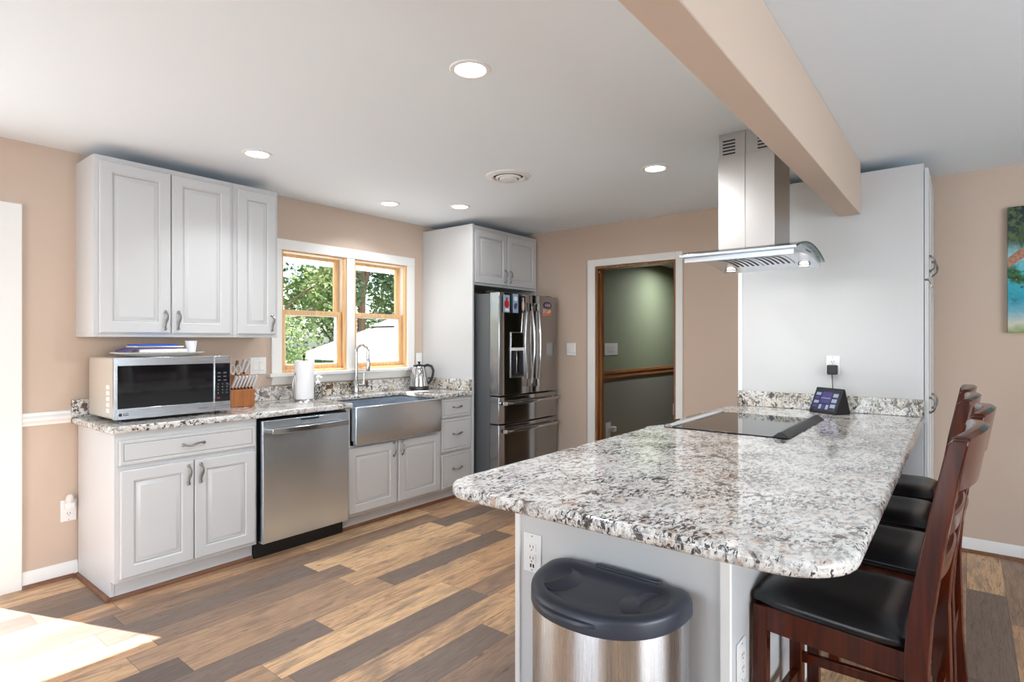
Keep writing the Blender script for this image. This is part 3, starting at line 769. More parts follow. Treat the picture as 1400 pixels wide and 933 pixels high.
for par, z in ((dr1, 0.812), (dr2, 0.572)):
    pts = [(3.815, FY - 0.012, z), (3.818, FY - 0.045, z)] + [(3.83 + 0.77 * i / 12, FY - 0.048 - 0.022 * math.sin(PI * i / 12), z) for i in range(13)] + [(4.612, FY - 0.045, z), (4.615, FY - 0.012, z)]
    MB().tube(pts, 0.0125, 10).box(3.806, 3.84, FY - 0.056, FY - 0.006, z - 0.016, z + 0.016).box(4.592, 4.624, FY - 0.056, FY - 0.006, z - 0.016, z + 0.016).build('handle', 'chrome', par, bevel=0.003)
# water dispenser in the left door
yd = FY - 0.014
dp = MB().box(3.900, 4.092, yd - 0.004, yd + 0.02, 1.03, 1.43).build('dispenser', 'steel_v', ld_, bevel=0.003)
MB().box(3.912, 4.080, yd - 0.0055, yd - 0.003, 1.06, 1.285).build('dispenser_recess', 'navy', dp)
MB().box(3.905, 4.087, yd - 0.008, yd - 0.003, 1.295, 1.425).build('dispenser_screen', 'fridge', dp, bevel=0.002)
MB().box(3.905, 4.087, yd - 0.012, yd - 0.003, 1.268, 1.292).build('dispenser_light_bar', 'plastic', dp)
MB().box(3.97, 4.01, yd - 0.016, yd - 0.004, 1.07, 1.265).build('dispenser_paddle', 'chrome', dp, bevel=0.002)
for a, c in ((3.78, 3.86), (4.58, 4.65)): MB().box(a, c, 3.20, 3.30, 1.7755, 1.79).build('hinge_cover', 'black', fr, bevel=0.003)
MB().box(3.79, 4.64, 3.26, 3.28, 0.012, 0.097).build('kick_grille', 'black', fr)
for x in (3.82, 4.61): MB().lathe([(0.02, 0.0), (0.02, 0.012), (0.012, 0.014), (0.012, 0.04)], (x, 3.30, 0.0), 14).build('foot', 'black', fr)
MB().lathe([(0.0005, 0), (0.006, 0.0), (0.006, 0.002)], (0, 0, 0), 12)
mb = MB(); mb.lathe([(0.0, 0.002), (0.010, 0.002), (0.010, 0.0)], (0, 0, 0), 14)
mb.v = [(4.615 + p[0], FY - 0.003 - p[2], 1.70 + p[1]) for p in mb.v]; mb.build('badge', 'nickel', rd_)
# papers and stickers held on the doors (each a thing of its own)
def magnet(x0, x1, z0, z1, label, decos, base='skin'):
    y = FY - 0.016
    t = thing('fridge_photo', ((x0 + x1) / 2, y, z0), label, 'magnet', 'photo magnets on the fridge door')
    MB().box(x0, x1, y - 0.003, y, z0, z1).build('card', base, t)
    for (ux, uz, rx, rz, mm) in decos:
        cx, cz = x0 + (x1 - x0) * ux, z0 + (z1 - z0) * uz
        MB().prism([(cx + rx * math.cos(2 * PI * k / 12), cz + rz * math.sin(2 * PI * k / 12)) for k in range(12)], 'y', y - 0.0040, y - 0.0031).build('print', mm, t)
magnet(3.800, 3.885, 1.60, 1.75, 'photo magnet with a red figure at the left edge of the fridge door', [(0.5, 0.48, 0.033, 0.036, 'red'), (0.55, 0.14, 0.03, 0.014, 'paper'), (0.5, 0.78, 0.014, 0.014, 'red')], 'skyblue')
magnet(3.930, 4.005, 1.60, 1.765, 'pale purple collage magnet in the middle of the left fridge door', [(0.45, 0.35, 0.022, 0.026, 'violet'), (0.7, 0.42, 0.01, 0.018, 'lawn'), (0.5, 0.75, 0.026, 0.022, 'paper')], 'skyblue')
magnet(4.045, 4.110, 1.605, 1.755, 'dark magnet with a pale figure beside the left fridge handle', [(0.5, 0.42, 0.018, 0.05, 'skin'), (0.5, 0.82, 0.010, 0.012, 'skin')], 'navy')
y = FY - 0.012
st = thing('oval_sticker', (4.47, y, 1.66), 'dark oval sticker with pale lettering on the right fridge door', 'sticker')
MB().prism([(4.465 + 0.068 * math.cos(2 * PI * k / 28), 1.690 + 0.032 * math.sin(2 * PI * k / 28)) for k in range(28)], 'y', y - 0.002, y).build('oval', 'navy', st)
MB().prism([(4.465 + 0.060 * math.cos(2 * PI * k / 28), 1.690 + 0.026 * math.sin(2 * PI * k / 28)) for k in range(28)], 'y', y - 0.0026, y - 0.0021).build('inner_oval', 'violet', st)
mb = MB()
for k in range(5): mb.box(4.425 + k * 0.018, 4.432 + k * 0.018, y - 0.0034, y - 0.0027, 1.678, 1.702); mb.box(4.425 + k * 0.018, 4.437 + k * 0.018, y - 0.0034, y - 0.0027, 1.686, 1.692)
mb.build('lettering', 'skin', st)
st2 = thing('banner_sticker', (4.45, y, 1.59), 'orange and blue banner sticker below the oval one on the fridge', 'sticker')
MB().prism([(4.385, 1.585), (4.52, 1.60), (4.52, 1.655), (4.385, 1.655)], 'y', y - 0.002, y).build('banner', 'orange', st2)
MB().prism([(4.388, 1.615), (4.44, 1.62), (4.44, 1.652), (4.388, 1.652)], 'y', y - 0.0026, y - 0.0021).build('blue_print', 'skyblue', st2)
MB().prism([(4.455, 1.612), (4.517, 1.625), (4.517, 1.648), (4.47, 1.635)], 'y', y - 0.0026, y - 0.0021).build('pale_print', 'skin', st2)

# ------------------------------------------------------------------ microwave and what stands on it
mw = thing('microwave', (1.37, 3.76, 0.9145), 'silver countertop microwave with dark glass door on the granite worktop', 'microwave')
mx0, mx1, my, mz0, mz1 = 1.064, 1.676, 3.535, 0.930, 1.262
MB().box(mx0 + 0.004, mx1 - 0.004, my + 0.03, 3.965, mz0, mz1 - 0.002).build('case', 'mwcase', mw, bevel=0.008, seg=3)
mb = MB()
for i in range(5): mb.box(mx0 + 0.0025, mx0 + 0.0045, 3.62 + 0.001, 3.67, 0.962 + i * 0.032, 0.984 + i * 0.032)
mb.build('side_vents', 'plastic', mw)
dr = frame_box(mx0, 1.578, mz0, mz1, 0.016, 0.003, 0.058, 0.044, my, my + 0.029).build('door', 'steel', mw, bevel=0.003)
MB().box(mx0 + 0.016, 1.575, my + 0.002, my + 0.028, mz0 + 0.058, mz1 - 0.044).build('door_glass', 'mwglass', dr)
mb = MB().lathe([(0.0, 0.0006), (0.0085, 0.0006), (0.0085, 0.0)], (0, 0, 0), 20)
mb.v = [(mx0 + 0.028 + p[0], my - p[2], mz0 + 0.026 + p[1]) for p in mb.v]
mb.build('logo_disc', 'navy', dr)
text_part('LG', 0.020, (mx0 + 0.054, my - 0.0006, mz0 + 0.026), (1, 0, 0), (0, 0, 1), 'logo_lettering', 'navy', dr)
text_part('Neo Chef', 0.013, (1.515, my - 0.0006, mz0 + 0.026), (1, 0, 0), (0, 0, 1), 'model_lettering', 'mark', dr) if False else None
mb = MB()
for k in range(7): mb.box(1.487 + k * 0.008, 1.491 + k * 0.008, my - 0.0008, my, mz0 + 0.023, mz0 + 0.031)
mb.build('small_lettering', 'mark', dr)
cp = MB().box(1.580, mx1, my, my + 0.029, mz0, mz1).build('control_panel', 'steel', mw, bevel=0.003)
MB().box(1.584, mx1 - 0.004, my - 0.0015, my + 0.0, mz0 + 0.058, mz1 - 0.044).build('keypad', 'mwglass', cp)
mb = MB()
for r in range(4):
    for c in range(3): mb.box(1.598 + c * 0.026, 1.604 + c * 0.026, my - 0.0025, my - 0.0016, 1.035 + r * 0.018, 1.043 + r * 0.018)
for r in range(3):
    for c in range(2): mb.box(1.598 + c * 0.034, 1.616 + c * 0.034, my - 0.0025, my - 0.0016, 1.112 + r * 0.022, 1.119 + r * 0.022)
mb.build('keys', 'mark', cp)
mb = MB()
mb.box(1.595, 1.612, my - 0.0025, my - 0.0016, 1.005, 1.014).build('stop_key', 'maroon', cp)
for x in (mx0 + 0.05, mx1 - 0.05):
    for yy in (my + 0.07, 3.92): MB().lathe([(0.014, 0.0), (0.014, 0.0155)], (x, yy, 0.9145), 12).build('foot', 'black', mw)

def superoval(cx, cy, a, b_, z, n=40, p=3.0):
    return [(cx + a * abs(math.cos(t)) ** (2 / p) * (1 if math.cos(t) >= 0 else -1), cy + b_ * abs(math.sin(t)) ** (2 / p) * (1 if math.sin(t) >= 0 else -1), z) for t in [2 * PI * i / n for i in range(n)]]
px, py, pz = 1.345, 3.72, mz1
tag(MB().loft([superoval(px, py, 0.15, 0.10, pz + 0.0005), superoval(px, py, 0.165, 0.11, pz + 0.003), superoval(px, py, 0.235, 0.145, pz + 0.021), superoval(px, py, 0.237, 0.147, pz + 0.025), superoval(px, py, 0.228, 0.14, pz + 0.023), superoval(px, py, 0.165, 0.108, pz + 0.008)]).build('platter', 'plastic'),
    'shallow cream platter lying on top of the microwave', 'platter')
def sheet(x0, x1, y0, y1, z0, th, curl, m, label, rz=0.0, name='paper', cat='paper', group=None):
    n = 12; top = []; rings = []
    for i in range(n + 1):
        t = i / n; x = x0 + (x1 - x0) * t
        z = z0 + curl * max(0, 0.25 - t) ** 2 * 16
        rings.append([(x, y0, z), (x, y1, z), (x, y1, z + th), (x, y0, z + th)])
    mb = MB().loft(rings)
    c, s_ = math.cos(rz), math.sin(rz); mx, my_ = (x0 + x1) / 2, (y0 + y1) / 2
    mb.v = [(mx + (p[0] - mx) * c - (p[1] - my_) * s_, my_ + (p[0] - mx) * s_ + (p[1] - my_) * c, p[2]) for p in mb.v]
    return tag(mb.build(name, m), label, cat, group)
sheet(1.218, 1.47, 3.64, 3.80, pz + 0.0255, 0.018, -0.0, 'paper', 'thick white paper pad at the bottom of the stack on the platter', 0.0, 'paper_pad')
sheet(1.145, 1.41, 3.635, 3.79, pz + 0.045, 0.006, -0.018, 'violet', 'dark printed leaflet with a curled edge in the paper stack', 0.06, 'leaflet')
sheet(1.20, 1.455, 3.65, 3.80, pz + 0.054, 0.007, 0.0, 'paper', 'white envelope just under the blue folder on the microwave', -0.05, 'envelope')
sheet(1.21, 1.42, 3.645, 3.80, pz + 0.062, 0.009, 0.0, 'blue', 'bright blue folder on top of the paper stack', 0.03, 'folder', 'folder')
tag(MB().lathe([(0.024, 0.0), (0.033, 0.068), (0.034, 0.070), (0.032, 0.070), (0.023, 0.004), (0.001, 0.003)], (1.515, 3.70, pz + 0.0215), 24, cap=False).build('paper_cup', 'paper'), 'small white cup on the right end of the platter', 'cup')

# knife block with its knives (each lifts out, so each is a thing)
kb = tag(MB().prism([(3.768, 0.9145), (3.93, 0.9145), (3.93, 1.125), (3.86, 1.125), (3.815, 1.032), (3.768, 1.028)], 'x', 1.79, 1.95).build('knife_block', 'block', bevel=0.003), 'brown wooden knife block between the microwave and the light switch', 'knife block')
def knife(x, y, z, dx, dy, dz, L, r, label, handle='chrome', group='knives in the block', flat=0.6):
    t = thing('knife', (x, y, z), label, 'knife', group)
    u = Vector((dx, dy, dz)).normalized(); p = Vector((x, y, z))
    MB().tube([p + u * a for a in (0.010, 0.014, L * 0.4, L * 0.8, L - 0.004, L)], [r * 0.7, r, r * 1.05, r * 1.1, r * 1.15, r * 0.5], 8, flat=flat).build('grip', handle, t)
    MB().tube([p + u * a for a in (0.0, 0.011)], [r * 0.9, r * 0.9], 8, flat=0.5).build('bolster', 'black', t)
ords = ['leftmost', 'second', 'third', 'fourth', 'fifth', 'sixth', 'rightmost']
for k in range(7):
    knife(1.802 + 0.0225 * k, 3.79, 1.032, 0.28, -0.25, 0.95, 0.095, 0.0105, '%s steel-handled steak knife in the front row of the knife block%s' % (ords[k], '' if k in (0, 6) else ' from the left'), 'knife_steel', 'steak knives in the front row')
knife(1.815, 3.895, 1.127, 0.05, -0.18, 0.98, 0.115, 0.014, 'white-handled knife with a dark butt at the back of the block', 'plastic')
knife(1.875, 3.895, 1.127, 0.12, -0.18, 0.98, 0.095, 0.013, 'grey-handled knife at the back middle of the block', 'nickel')
knife(1.91, 3.895, 1.127, 0.22, -0.18, 0.97, 0.105, 0.013, 'tall steel-handled knife leaning right at the back of the block', 'knife_steel')
knife(1.935, 3.895, 1.127, 0.34, -0.18, 0.95, 0.095, 0.013, 'rightmost steel-handled knife in the back row of the block', 'knife_steel')
sc = thing('scissors', (1.845, 3.845, 1.10), 'kitchen scissors with pale loop handles standing in the knife block', 'scissors', )
for s_ in (-1, 1):
    c0 = (1.842 + s_ * 0.019, 3.815, 1.160)
    MB().tube([(c0[0] + 0.014 * math.cos(a), c0[1], c0[2] + 0.030 * math.sin(a)) for a in [2 * PI * i / 20 for i in range(21)]], 0.0055, 6, cap=False).build('finger_loop', 'mwcase', sc)
MB().box(1.838, 1.852, 3.822, 3.828, 1.085, 1.122).build('blade_shank', 'chrome', sc)

# paper-towel holder with the roll it carries
th = thing('paper_towel_holder', (2.335, 3.80, 0.9145), 'chrome paper towel stand with a curved side arm left of the sink', 'towel holder')
MB().lathe([(0.082, 0.0), (0.082, 0.006), (0.074, 0.013), (0.012, 0.015)], (2.335, 3.80, 0.9145), 36).build('base', 'chrome', th)
MB().lathe([(0.006, 0.0), (0.006, 0.300), (0.010, 0.305), (0.011, 0.316), (0.004, 0.322)], (2.335, 3.80, 0.929), 14).build('rod', 'black', th)
pts = [(2.335 - 0.078, 3.795, 0.928)] + [(2.335 - 0.078 - 0.016 * math.sin(PI * i / 8), 3.795, 0.93 + 0.17 * i / 8) for i in range(1, 9)] + [(2.335 - 0.07, 3.795, 1.12), (2.335 - 0.062 - 0.012, 3.795, 1.10), (2.335 - 0.077, 3.795, 1.02)]
MB().tube(pts, 0.0045, 8).build('tension_arm', 'nickel', th)
tag(MB().lathe([(0.020, 0.0), (0.068, 0.0), (0.069, 0.004), (0.069, 0.274), (0.067, 0.278), (0.021, 0.278), (0.020, 0.274), (0.020, 0.0)], (2.335, 3.80, 0.930), 40, cap=False).build('paper_towel_roll', 'towel'), 'white roll of paper towel on the chrome stand', 'paper towel')

sp = thing('soap_dispenser', (2.508, 3.885, 0.9145), 'clear soap pump bottle right of the paper towel roll', 'soap bottle')
MB().lathe([(0.030, 0.0), (0.033, 0.004), (0.033, 0.075), (0.024, 0.098), (0.013, 0.106), (0.012, 0.112)], (2.508, 3.885, 0.9145), 24).build('bottle', 'clear', sp)
MB().lathe([(0.016, 0.112), (0.016, 0.128), (0.006, 0.130), (0.006, 0.156), (0.013, 0.158), (0.013, 0.170), (0.004, 0.173)], (2.508, 3.885, 0.9145), 18).tube([(2.508, 3.885, 1.080), (2.512, 3.855, 1.079), (2.513, 3.845, 1.071)], 0.006, 8).build('pump', 'plastic', sp)

fa = thing('faucet', (2.90, 3.945, 0.9145), 'tall chrome gooseneck kitchen faucet with a side lever', 'faucet')
fx, fy = 2.90, 3.945
MB().lathe([(0.029, 0.0), (0.029, 0.005), (0.024, 0.009), (0.023, 0.105), (0.020, 0.110)], (fx, fy, 0.9145), 24).build('body', 'chrome', fa)
R_ = 0.054; dxs, dys = 0.40, -0.92
pts = [(fx, fy, 1.02), (fx, fy, 1.12), (fx, fy, 1.22), (fx, fy, 1.262)] + [(fx + dxs * R_ * (1 - math.cos(a)), fy + dys * R_ * (1 - math.cos(a)), 1.262 + R_ * math.sin(a)) for a in [PI * i / 14 for i in range(1, 15)]] + [(fx + 2 * R_ * dxs, fy + 2 * R_ * dys, 1.20)]
MB().tube(pts, 0.0135, 14).build('gooseneck', 'chrome', fa)
ex, ey = fx + 2 * R_ * dxs, fy + 2 * R_ * dys
MB().lathe([(0.0145, 0.10), (0.017, 0.09), (0.018, 0.02), (0.015, 0.0)], (ex, ey, 1.105), 18).build('spray_head', 'chrome', fa)
MB().tube([(fx + 0.018, fy - 0.01, 0.985), (fx + 0.07, fy - 0.022, 0.985)], 0.014, 12).tube([(fx + 0.06, fy - 0.02, 0.99), (fx + 0.064, fy - 0.02, 1.05), (fx + 0.066, fy - 0.02, 1.085)], [0.006, 0.0055, 0.005], 10).build('lever', 'chrome', fa)

ke = thing('electric_kettle', (3.515, 3.86, 0.9145), 'brushed steel electric kettle with black handle by the fridge panel', 'kettle')
kx, ky = 3.515, 3.86
MB().lathe([(0.088, 0.0), (0.090, 0.004), (0.090, 0.020), (0.086, 0.024), (0.084, 0.034), (0.001, 0.034)], (kx, ky, 0.9145), 36).build('base', 'black', ke)
MB().lathe([(0.084, 0.035), (0.083, 0.05), (0.076, 0.12), (0.064, 0.185), (0.056, 0.205), (0.052, 0.210)], (kx, ky, 0.9145), 36).build('jug', 'chrome', ke)
lid = MB().lathe([(0.054, 0.2105), (0.050, 0.220), (0.025, 0.227), (0.010, 0.229), (0.008, 0.240), (0.014, 0.244), (0.013, 0.252), (0.002, 0.254)], (kx, ky, 0.9145), 28).build('lid', 'black', ke)
ud = Vector((0.622, -0.783, 0))
pts = [Vector((kx, ky, 0)) + ud * a + Vector((0, 0, 0.9145 + z)) for a, z in ((0.045, 0.212), (0.075, 0.222), (0.110, 0.212), (0.128, 0.175), (0.122, 0.125), (0.100, 0.075), (0.082, 0.055))]
MB().tube(pts, [0.012, 0.013, 0.0125, 0.0115, 0.011, 0.011, 0.010], 10).build('handle', 'black', ke)
sdir = -ud
c0 = Vector((kx, ky, 0.9145))
MB().add([c0 + sdir * 0.050 + Vector((0.018, 0.014, 0.196)), c0 + sdir * 0.082 + Vector((0, 0, 0.205)), c0 + sdir * 0.050 + Vector((-0.018, -0.014, 0.196)), c0 + sdir * 0.062 + Vector((0, 0, 0.160))],
         [(0, 1, 3), (1, 2, 3), (0, 2, 1), (0, 3, 2)]).build('spout', 'chrome', ke)

# ------------------------------------------------------------------ switches and outlets
def plate_local(wd, ht, kind):
    """Cover plate facing -y at the origin; returns list of (name, MB, mat)."""
    out = [('plate', MB().box(-wd / 2, wd / 2, -0.006, 0, -ht / 2, ht / 2), 'plastic', 0.002)]
    return out
def wall_plate(name, loc, rz, wd, ht, label, cat, rockers=0, recept=0, usb=False, group=None):
    t = thing(name, (0, 0, 0)); WL[t.name] = Vector((0, 0, 0))
    MB().box(-wd / 2, wd / 2, -0.006, -0.0005, -ht / 2, ht / 2).build('plate', 'plastic', t, bevel=0.002)
    for k in range(rockers):
        cx = (k - (rockers - 1) / 2) * 0.046
        MB().prism([(-0.0061, -0.033), (-0.0105, -0.031), (-0.0075, 0.0), (-0.0095, 0.031), (-0.0061, 0.033)], 'x', cx - 0.0165, cx + 0.0165).build('rocker', 'trim', t)
    if recept:
        mb, ms = MB(), MB()
        for s_ in (-1, 1)[:recept]:
            cz = s_ * 0.0195
            mb.prism(round_poly([(-0.0165, cz - 0.014), (0.0165, cz - 0.014), (0.0165, cz + 0.014), (-0.0165, cz + 0.014)], [0.006] * 4, 3), 'y', -0.0085, -0.0061)
            for dx in (-0.0065, 0.0065): ms.box(dx - 0.0013, dx + 0.0013, -0.0092, -0.0086, cz - 0.001, cz + 0.008)
            ms.box(-0.002, 0.002, -0.0092, -0.0086, cz - 0.010, cz - 0.006)
        mb.build('receptacle', 'trim', t); ms.build('slots', 'slot', t)
    if usb:
        ms = MB()
        for dx in (-0.008, 0.003): ms.box(dx, dx + 0.006, -0.0071, -0.0061, -0.050, -0.038)
        ms.build('usb_ports', 'slot', t)
    ms = MB()
    for s_ in (-1, 1): ms.box(-0.002, 0.002, -0.0068, -0.0061, s_ * (ht / 2 - 0.009) - 0.002, s_ * (ht / 2 - 0.009) + 0.002)
    ms.build('screws', 'mark', t)
    t.location = loc; t.rotation_euler = (0, 0, rz)
    return tag(t, label, cat, group)
wall_plate('light_switch', (2.108, YB, 1.172), 0, 0.118, 0.122, 'white double rocker switch on the wall left of the kitchen window', 'switch', rockers=2, group='switches')
wall_plate('light_switch', (3.665, YB, 1.18), 0, 0.072, 0.122, 'white wall plate behind the electric kettle', 'switch', rockers=1, group='switches')
wall_plate('wall_outlet', (0.988, YB, 0.383), 0, 0.075, 0.122, 'white outlet low on the tan wall beside the base cabinet', 'outlet', recept=1, group='outlets')
nl = thing('night_light', (0.988, YB - 0.01, 0.415), 'clear plug-in night light in the low outlet beside the base cabinet', 'night light')
MB().box(0.965, 1.011, YB - 0.040, YB - 0.0095, 0.396, 0.432).build('plug_body', 'plastic', nl, bevel=0.004)
MB().lathe([(0.020, 0.0), (0.021, 0.01), (0.018, 0.035), (0.010, 0.045), (0.001, 0.047)], (0.988, YB - 0.026, 0.4325), 18).build('shade', 'frost', nl)
wall_plate('light_switch', (XF, 3.004, 1.271), PI / 2 * -1 + PI * 0, 0.10, 0.122, 'white rocker switch between the fridge and the doorway', 'switch', rockers=2, group='switches')
wall_plate('light_switch', (6.31, HY, 1.25), 0, 0.33, 0.15, 'wide white four-gang switch plate on the green wall', 'switch', rockers=4, group='switches')
wall_plate('wall_outlet', (6.22, HY - 0.008, 0.26), 0, 0.12, 0.19, 'white outlet with a plug low on the green wall', 'outlet', recept=2, group='outlets')
pg = tag(MB().box(6.245, 6.31, HY - 0.083, HY - 0.0175, 0.24, 0.30).build('plug', 'plastic', bevel=0.01), 'white plug in the outlet low on the green wall', 'plug')
wall_plate('wall_outlet', (8.25, HY - 0.008, 0.33), 0, 0.11, 0.17, 'pale plate low on the green wall beside the right door casing', 'outlet', recept=2, group='outlets')

# ------------------------------------------------------------------ pantry block and island
PX = 4.06
pc = thing('pantry_cabinet', (4.38, 0.7, 0), 'tall white pantry cabinet at the end of the granite island', 'cabinet')
MB().box(PX, XF - 0.001, 0.195, 1.232, 0.0, 2.378).build('body', 'cab', pc, bevel=0.002)
MB().box(PX - 0.006, PX - 0.0002, 1.206, 1.233, 0.0, 2.378).build('edge_trim', 'trim', pc)
cab_door(PX + 0.012, 4.372, 1.712, 2.352, 0.172, pc, (PX + 0.045, 1.80, 0.085, True))
cab_door(4.378, XF - 0.012, 1.712, 2.352, 0.172, pc, (4.41, 1.80, 0.085, True))
cab_door(PX + 0.012, 4.372, 0.12, 1.700, 0.172, pc, (PX + 0.045, 0.98, 0.085, True))
cab_door(4.378, XF - 0.012, 0.12, 1.700, 0.172, pc, (4.41, 0.98, 0.085, True))
for z in (1.735, 1.672): MB().tube([(PX + 0.02, 0.168, z - 0.012), (PX + 0.02, 0.160, z), (PX + 0.02, 0.168, z + 0.012)], 0.004, 8).build('hinge', 'nickel', pc)

IX, IY0, IY1 = 1.62, 0.512, 1.263
ib = thing('island_cabinet', (2.2, 0.88, 0), 'white island base under the near end of the granite top', 'cabinet')
MB().box(IX, 2.755, IY0, IY1, 0, CZ).build('body', 'cab', ib, bevel=0.002)
ip = thing('island_back_wall', (3.16, IY0, 0), 'white panelled back of the island behind the range, above the stools', 'panel')
MB().box(2.756, 3.563, IY0, 0.618, 0, CZ).build('panel', 'cab', ip, bevel=0.002)
MB().box(2.756, 3.563, IY0 - 0.008, IY0 - 0.0002, 0.0, 0.09).build('base_trim', 'trim', ip)
ic = thing('island_cabinet', (3.8, 0.85, 0), 'white island base section between the range and the tall pantry', 'cabinet')
MB().box(3.564, PX - 0.001, IY0, IY1 - 0.03, 0, CZ).build('body', 'cab', ic, bevel=0.002)
MB().box(3.564, PX - 0.001, IY0 - 0.008, IY0 - 0.0002, 0.0, 0.09).build('base_trim', 'trim', ic)
MB().box(IX - 0.006, IX - 0.0002, IY0 + 0.027, IY1 - 0.022, 0.0, CZ - 0.001).build('end_panel', 'cab', ib)
for a, c in ((IY0 - 0.004, IY0 + 0.027), (IY1 - 0.022, IY1)):
    MB().box(IX - 0.014, IX - 0.0002, a, c, 0.0, CZ - 0.001).build('corner_trim', 'trim', ib, bevel=0.003)
MB().box(IX, 2.755, IY0 - 0.008, IY0 - 0.0002, 0.0, 0.09).build('base_trim', 'trim', ib)
wall_plate('wall_outlet', (IX - 0.0062, 1.188, 0.612), -PI / 2, 0.075, 0.135, 'white outlet with charging ports on the island end beside the trash can', 'outlet', recept=2, usb=True, group='outlets')
wall_plate('wall_outlet', (1.70, IY0 - 0.0002, 0.43), 0, 0.075, 0.122, 'white outlet on the side of the island behind the nearest stool', 'outlet', recept=2, group='outlets')

# island granite: overhangs for the stools and is notched round the range
ipoly = round_poly([(1.235, 1.285), (1.235, 0.172), (PX - 0.001, 0.190), (PX - 0.001, 1.266), (3.557, 1.270), (3.557, 0.634), (2.766, 0.634), (2.766, 1.278)],
                   [0.13, 0.15, 0.0, 0, 0, 0, 0, 0], 9)
tag(MB().prism(ipoly, 'z', 0.8765, 0.914).build('island_countertop', 'granite', bevel=0.013, seg=4), 'large rounded granite island top with speckled white and grey pattern', 'countertop')
tag(MB().box(PX - 0.030, PX - 0.001, 0.192, 1.229, 0.9145, 1.014).build('backsplash', 'granite_up', bevel=0.003), 'granite upstand against the white pantry side behind the black screen', 'backsplash', 'granite upstands')
# black clip tucked at the rim of the island
rn = thing('range', (3.16, 0.95, 0), 'black glass slide-in range set into the island granite', 'range')
MB().box(2.769, 3.553, 0.64, 1.26, 0.02, 0.908).build('oven_body', 'grey_metal', rn)
MB().box(2.766, 3.556, 0.691, 1.165, 0.9145, 0.9185).build('glass_top', 'glasstop', rn, bevel=0.001)
MB().prism([(0.618, 0.9145), (0.690, 0.9145), (0.686, 0.922), (0.664, 0.940), (0.652, 0.942), (0.622, 0.921)], 'x', 2.762, 3.560).build('rear_vent', 'black', rn, bevel=0.003)
MB().add([(3.00, 0.667, 0.9385), (3.34, 0.667, 0.9385), (3.34, 0.681, 0.927), (3.00, 0.681, 0.927)], [(0, 1, 2, 3)]).build('vent_slot', 'slot', rn)
MB().prism([(1.166, 0.9145), (1.206, 0.9145), (1.206, 0.922), (1.196, 0.932), (1.180, 0.932), (1.166, 0.922)], 'x', 2.766, 3.556).build('front_trim', 'chrome', rn, bevel=0.002)
MB().prism([(1.207, 0.90), (1.207, 0.923), (1.30, 0.905), (1.318, 0.885), (1.318, 0.82), (1.262, 0.82), (1.262, 0.90)], 'x', 2.774, 3.548).build('control_panel', 'black_gloss', rn)
MB().prism([(1.207, 0.896), (1.207, 0.926), (1.302, 0.908), (1.322, 0.886), (1.322, 0.82), (1.262, 0.82), (1.262, 0.896)], 'x', 2.762, 2.773).prism([(1.207, 0.896), (1.207, 0.926), (1.302, 0.908), (1.322, 0.886), (1.322, 0.82), (1.262, 0.82), (1.262, 0.896)], 'x', 3.549, 3.560).build('end_cap', 'steel', rn)
MB().box(2.775, 3.547, 1.262, 1.30, 0.22, 0.80).build('oven_door', 'steel', rn, bevel=0.003)
MB().tube([(2.83, 1.30, 0.76), (2.83, 1.345, 0.76), (3.49, 1.345, 0.76), (3.49, 1.30, 0.76)], 0.011, 10).build('door_handle', 'chrome', rn)

# smart display wedge
sd = thing('smart_display', (0, 0, 0), 'black wedge-shaped smart display with a lit screen on the island', 'smart display')
WL[sd.name] = Vector((0, 0, 0))
hw_ = 0.098
MB().prism([(-0.055, 0.0), (-0.050, -0.0), (0.055, 0.0), (0.058, 0.01), (0.018, 0.150), (0.004, 0.152), (-0.060, 0.006)], 'x', -hw_, hw_).build('housing', 'black', sd, bevel=0.004)
def on_face(u, v, off):
    a = Vector((0, -0.060, 0.006)); t = Vector((0, 0.064, 0.146)).normalized(); n = Vector((0, -0.146, 0.064)).normalized()
    q = a + t * v + n * off; return (u, q.y, q.z)
def face_quad(mb, u0, u1, v0, v1, off, mi):
    mb.add([on_face(u0, v0, off), on_face(u1, v0, off), on_face(u1, v1, off), on_face(u0, v1, off), on_face(u0, v0, off - 0.0008), on_face(u1, v0, off - 0.0008), on_face(u1, v1, off - 0.0008), on_face(u0, v1, off - 0.0008)],
           [(0, 1, 2, 3), (7, 6, 5, 4), (0, 4, 5, 1), (1, 5, 6, 2), (2, 6, 7, 3), (3, 7, 4, 0)], mi)
mb = MB()
face_quad(mb, -hw_ + 0.010, hw_ - 0.010, 0.014, 0.140, 0.0012, 0)
face_quad(mb, -0.035, 0.035, 0.060, 0.132, 0.0020, 1); face_quad(mb, -0.035, 0.035, 0.090, 0.094, 0.0028, 2)
for k in range(4): face_quad(mb, -0.080, -0.045, 0.030 + k * 0.026, 0.048 + k * 0.026, 0.0020, 2 if k % 2 else 1)
for k in range(3): face_quad(mb, 0.045, 0.080, 0.034 + k * 0.034, 0.056 + k * 0.034, 0.0020, 2)
for k in range(3): face_quad(mb, -0.035 + k * 0.025, -0.016 + k * 0.025, 0.022, 0.050, 0.0020, 2 if k != 1 else 1)
mb.build('screen', ['scr_bg', 'scr_a', 'scr_b'], sd, smooth=False)
sd.location = (3.925, 0.655, 0.9145); sd.rotation_euler = (0, 0, math.radians(-90 - 34))

